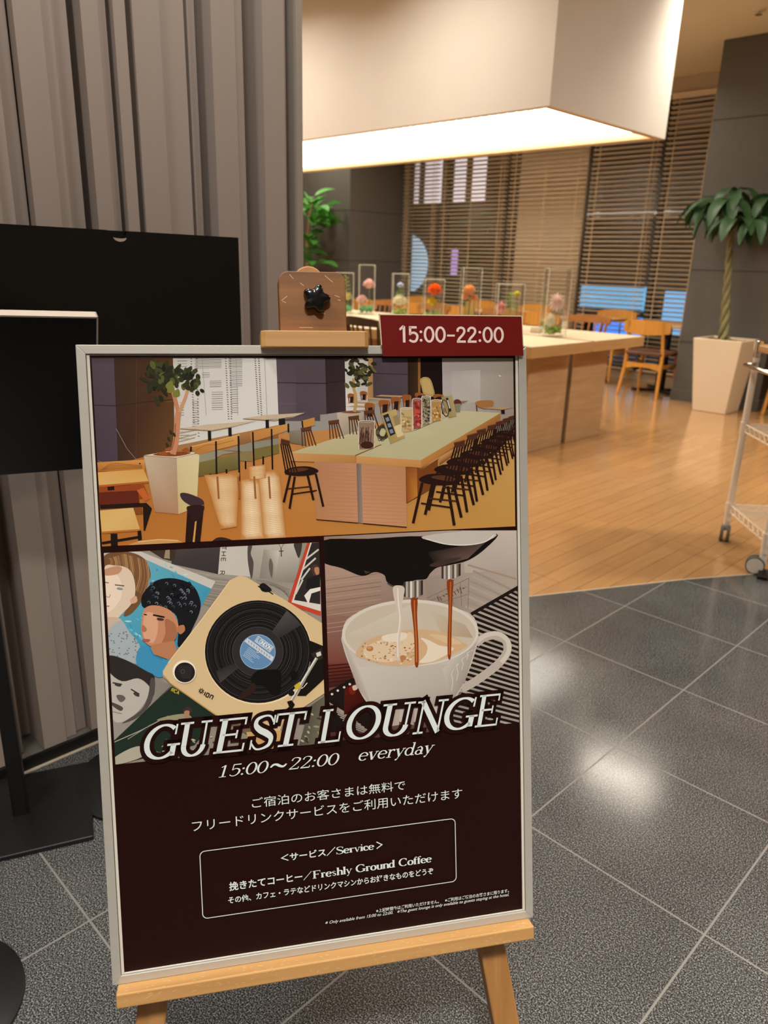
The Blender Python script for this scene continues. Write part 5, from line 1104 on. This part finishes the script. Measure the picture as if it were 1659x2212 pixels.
def glyph(ch, TH=.15, th=.055, e=0):
    out = []
    def bar_(x0, y0, x1, y1, w):
        d = math.hypot(x1 - x0, y1 - y0) or 1; ux, uy = (x1 - x0) / d, (y1 - y0) / d; w = w / 2 + e; x0 -= ux * e; y0 -= uy * e; x1 += ux * e; y1 += uy * e
        out.append([(x0 - uy * w, y0 + ux * w), (x1 - uy * w, y1 + ux * w), (x1 + uy * w, y1 - ux * w), (x0 + uy * w, y0 - ux * w)])
    for g in GL[ch]:
        k = g[0]
        if k == 'v': bar_(g[1], g[2], g[1], g[3], g[4] if len(g) > 4 else TH)
        elif k == 'h': y = g[1] + (th / 2 if g[1] == 0 else -th / 2 if g[1] == 1 else 0); bar_(g[2], y, g[3], y, g[4] if len(g) > 4 else th)
        elif k == 'd': bar_(*g[1:6])
        elif k == 's': y = g[2] + (th / 2 if g[2] == 0 else -th / 2); bar_(g[1] - g[3], y, g[1] + g[3], y, th)
        elif k == 'o': out.append([(g[1] + (g[3] + e) * math.cos(a), g[2] + (g[3] + e) * math.sin(a)) for a in [i * math.pi / 7 for i in range(14)]])
        else:
            if k == 'a':
                n = max(8, int(abs(g[6] - g[5]) / 9)); P_ = []
                for i in range(n + 1):
                    a = R(g[5] + (g[6] - g[5]) * i / n); P_.append((g[1] + g[3] * math.cos(a), g[2] + g[4] * math.sin(a), th + (TH - th) * abs(math.cos(a)) ** 1.2))
                closed = abs(g[6] - g[5]) >= 360
            else: P_ = bezpts(list(g[1:])); closed = False
            lf = []; rg = []; m = len(P_)
            for i, (x, y, w) in enumerate(P_):
                a = P_[i - 1] if i else (P_[-2] if closed else P_[0]); b = P_[i + 1] if i < m - 1 else (P_[1] if closed else P_[-1])
                d = math.hypot(b[0] - a[0], b[1] - a[1]) or 1; nx, ny = -(b[1] - a[1]) / d * (w / 2 + e), (b[0] - a[0]) / d * (w / 2 + e); lf.append((x + nx, y + ny)); rg.append((x - nx, y - ny))
            for i in range(m - 1): out.append([lf[i], lf[i + 1], rg[i + 1], rg[i]])
    return out
def serif_line(b, text, x0, x1, yb, cap, shear, z, TH=.15, th=.055):
    """one line of the serif letters fitted between x0 and x1 (mm), baseline yb, cap height cap"""
    polys = []; x = 0
    for ch in text:
        for q in glyph(ch, TH, th): polys.append([(px + x + py * shear, py) for px, py in q])
        x += ADV.get(ch, .66)
    lo = min(p[0] for q in polys for p in q); hi = max(p[0] for q in polys for p in q); k = (x1 - x0) / (hi - lo)
    for i, q in enumerate(polys): b.add([((x0 + (px - lo) * k) / 1000, (yb + py * cap) / 1000 + HH, z + i * 1e-7) for px, py in q], [tuple(range(len(q)))])
def type_line(b, text, x0, x1, y0, y1, z, bold=0, shear=0, extra=None):
    """a line in the built-in face, as flat geometry fitted into a box (mm)"""
    c = bpy.data.curves.new('line', 'FONT'); c.body = text; c.offset = bold; c.shear = shear; c.resolution_u = 4
    o = bpy.data.objects.new('line', c); COL.objects.link(o); dg = bpy.context.evaluated_depsgraph_get(); me = bpy.data.meshes.new_from_object(o.evaluated_get(dg))
    vs = [tuple(v.co) for v in me.vertices]; fs = [tuple(p.vertices) for p in me.polygons]; bpy.data.objects.remove(o); bpy.data.curves.remove(c)
    lx, hx_ = min(v[0] for v in vs), max(v[0] for v in vs); ly, hy_ = min(v[1] for v in vs), max(v[1] for v in vs)
    f = extra or (lambda x, y: (x / 1000, y / 1000 + HH, z))
    b.add([f(x0 + (v[0] - lx) / (hx_ - lx) * (x1 - x0), y0 + (v[1] - ly) / (hy_ - ly) * (y1 - y0)) for v in vs], fs); bpy.data.meshes.remove(me)
ZL = -.0012
b = MB(); o_ = MB()
for ch, x0, x1, yb in [('G', -252, -204, -123.8), ('U', -203.5, -159, -124.2), ('E', -161, -111, -124.5), ('S', -111.5, -71.5, -124.8), ('T', -73, -27.5, -124.3), ('L', -14.5, 19.5, -125.2), ('O', 27.5, 79, -125.2), ('U', 81, 132, -125.8), ('N', 125, 182, -126.6), ('G', 174, 226.5, -126.8), ('E', 221, 263, -126)]:
    qs = [[(px + py * .24, py) for px, py in q] for q in glyph(ch, .155, .06)]; lo = min(p[0] for q in qs for p in q); hi = max(p[0] for q in qs for p in q); k = (x1 - x0) / (hi - lo)
    for q in qs: b.add([((x0 + (px - lo) * k) / 1000, (yb + py * 48.5) / 1000 + HH, ZL) for px, py in q], [tuple(range(len(q)))])
    for q in glyph(ch, .155, .06, e=.115):
        o_.add([((x0 + (px + py * .24 - lo) * k) / 1000, (yb + py * 48.5) / 1000 + HH, ZL - .0004) for px, py in q], [tuple(range(len(q)))])
tag(pp(o_, 'title_outline', M_print), 'dark maroon outline around the big title letters', None); tag(pp(b, 'title_lettering', M_letter), 'big white slanted serif letters reading GUEST LOUNGE', None)
b = MB(); serif_line(b, '15:00', -154.5, -85, -159, 17, .24, ZL, .12, .05); serif_line(b, '~', -83.5, -59, -159, 17, .1, ZL); serif_line(b, '22:00', -57, 16, -159, 17, .24, ZL, .12, .05); tag(pp(b, 'hours_lettering', M_letter), 'white slanted digits reading 15:00~22:00', None)
b = MB(); serif_line(b, 'everyday', 44, 159, -157.5, 19, .26, ZL, .11, .05); tag(pp(b, 'everyday_lettering', M_letter), 'white slanted word reading everyday', None)
b = MB(); type_line(b, 'ご宿泊のお客さまは無料で', -110.5, 112.3, -209, -194, ZL); type_line(b, 'フリードリンクサービスをご利用いただけます', -193.6, 199.7, -232.6, -216.6, ZL)
pp(b, 'message_lettering', M_letter)
b = MB(); type_line(b, '＜サービス／', -73.2, 6, -293.8, -281.5, ZL, .022); serif_line(b, 'Service', 7.2, 63.5, -293.4, 11, 0, ZL, .2, .07); type_line(b, '＞', 66.5, 76, -293.6, -282, ZL, .022)
type_line(b, '挽きたてコーヒー', -147, -43.5, -325.8, -312.6, ZL, .022); type_line(b, '／', -42, -29.8, -325.4, -313, ZL, .01); serif_line(b, 'Freshly Ground Coffee', -28.4, 150.4, -325, 11.6, 0, ZL, .2, .07)
type_line(b, 'その他、カフェ・ラテなどドリンクマシンからお好きなものをどうぞ', -149.2, 152.2, -344.4, -334, ZL, .018)
pp(b, 'service_lettering', M_letter)
b = MB(); type_line(b, '※上記時間外はご利用いただけません。　※ご利用はご宿泊のお客さまに限ります。', 63.4, 271.4, -391.2, -385.2, ZL, .01); type_line(b, '※ Only available from 15:00 to 22:00.   ※The guest lounge is only available to guests staying at the hotel.', -12.5, 271.4, -398.2, -392.2, ZL, .006, .3)
pp(b, 'footnote_lettering', M_letter)
b = MB(); bw = 1.15; rr = 7; x0, x1, y0, y1 = -185, 187.7, -360.7, -262.4; cs_ = []
for cx_, cy_, a0 in ((x1 - rr, y1 - rr, 0), (x0 + rr, y1 - rr, 90), (x0 + rr, y0 + rr, 180), (x1 - rr, y0 + rr, 270)):
    cs_ += [(cx_, cy_, R(a0 + k * 15)) for k in range(7)]
vs = []
for cx_, cy_, a in cs_: vs += [((cx_ + (rr + s * bw / 2) * math.cos(a)) / 1000, (cy_ + (rr + s * bw / 2) * math.sin(a)) / 1000 + HH, ZL) for s in (1, -1)]
n = len(cs_); b.add(vs, [(2 * i, 2 * ((i + 1) % n), 2 * ((i + 1) % n) + 1, 2 * i + 1) for i in range(n)]); pp(b, 'text_box_border', M_letter)
# ------------------------------------------------------------------ red hours card clipped to the frame's top edge
M_red = bpy.data.materials.new('red_card'); M_red.use_nodes = True; nt = M_red.node_tree; bs = nt.nodes['Principled BSDF']; bs.inputs['Base Color'].default_value = lin('801c18') + (1,); bs.inputs['Roughness'].default_value = .3
tl = nt.nodes.new('ShaderNodeBsdfTranslucent'); tl.inputs[0].default_value = lin('b02a22') + (1,); mxs = nt.nodes.new('ShaderNodeMixShader'); mxs.inputs[0].default_value = .4; ot = [n_ for n_ in nt.nodes if n_.type == 'OUTPUT_MATERIAL'][0]
nz = nt.nodes.new('ShaderNodeTexNoise'); nz.inputs['Scale'].default_value = 20; rm = nt.nodes.new('ShaderNodeMapRange'); rm.inputs[3].default_value = .24; rm.inputs[4].default_value = .36; nt.links.new(nz.outputs[0], rm.inputs[0]); nt.links.new(rm.outputs[0], bs.inputs['Roughness'])
nt.links.new(bs.outputs[0], mxs.inputs[1]); nt.links.new(tl.outputs[0], mxs.inputs[2]); nt.links.new(mxs.outputs[0], ot.inputs[0])
M_acr = mat('acrylic_edge_glow', 'd8c6a4', .2, var=.05); M_acl = glass('clear_acrylic', (.97, .97, .95), .8, .02)
hc = thing('hours_card', 'small dark red card reading 15:00-22:00 on the top right of the poster frame', 'sign', M=tilted(PO + EX * .195 + EY * .421))
cq = lambda u, v: (-.1045 + .2115 * u + (.0025 - .0005 * u) * (1 - v), .0002 + .0012 * u * (1 - v) + .0583 * v)
def cprism(u0, u1, v0, v1, z0, z1): return [(*cq(u, v), z) for z in (z0, z1) for u, v in ((u0, v0), (u1, v0), (u1, v1), (u0, v1))]
QF = [(3, 2, 1, 0), (4, 5, 6, 7), (0, 1, 5, 4), (1, 2, 6, 5), (2, 3, 7, 6), (3, 0, 4, 7)]
MB().add(cprism(.006, .994, 0, .972, .0052, .0056), QF).build('red_card', M_red, hc)
MB().add(cprism(0, 1, 0, 1, .0030, .0050), QF).build('acrylic_plate', M_acl, hc)
b = MB()
for a in ((0, .006, .27, 1), (.994, 1, .27, 1), (0, 1, .976, 1)): b.add(cprism(*a, .0029, .0058), QF)  # opaque cream strips stand in for the light glowing in the clear edge
tag(b.build('acrylic_edge_glow', M_acr, hc), 'cream strips painted for the glowing edge of the acrylic holder', None)
SG = {'1': (.62, [('p', (.14, .80, .0), (.16, .80, .13), (.34, .97, .14), (.36, .97, .14)), ('v', .40, 0, 1, .155)]), '5': (.66, [('v', .15, .48, 1, .145), ('h', .93, .1, .56, .14), ('p', (.1, .47, .13), (.22, .57, .13), (.4, .6, .14), (.56, .48, .145), (.58, .3, .145), (.48, .1, .145), (.3, .06, .14), (.1, .16, .13))]), '0': (.70, [('a', .35, .5, .255, .435, 0, 360)]), '2': (.68, [('p', (.11, .68, .14), (.14, .84, .14), (.3, .935, .14), (.48, .88, .145), (.54, .7, .145), (.44, .5, .145), (.24, .28, .145), (.13, .1, .14)), ('h', .07, .06, .62, .14)]), ':': (.30, [('o', .15, .14, .085), ('o', .15, .66, .085)]), '-': (.60, [('h', .44, .06, .54, .12)])}
b = MB(); x = 0; qs = []
for ch in '15:00-22:00':
    GL['*'] = SG[ch][1]
    for q in glyph('*', .145, .135): qs.append([(px + x, py) for px, py in q])
    x += SG[ch][0]
lo = min(p[0] for q in qs for p in q); hi = max(p[0] for q in qs for p in q); k = (.2733 - .1187) / (hi - lo)
for q in qs: b.add([(.1187 - .195 + (px - lo) * k, .0195 + py * .0226, .00566) for px, py in q], [tuple(range(len(q)))])
b.build('card_lettering', mat('pale_pink_print', 'e2c9c2', .4), hc)
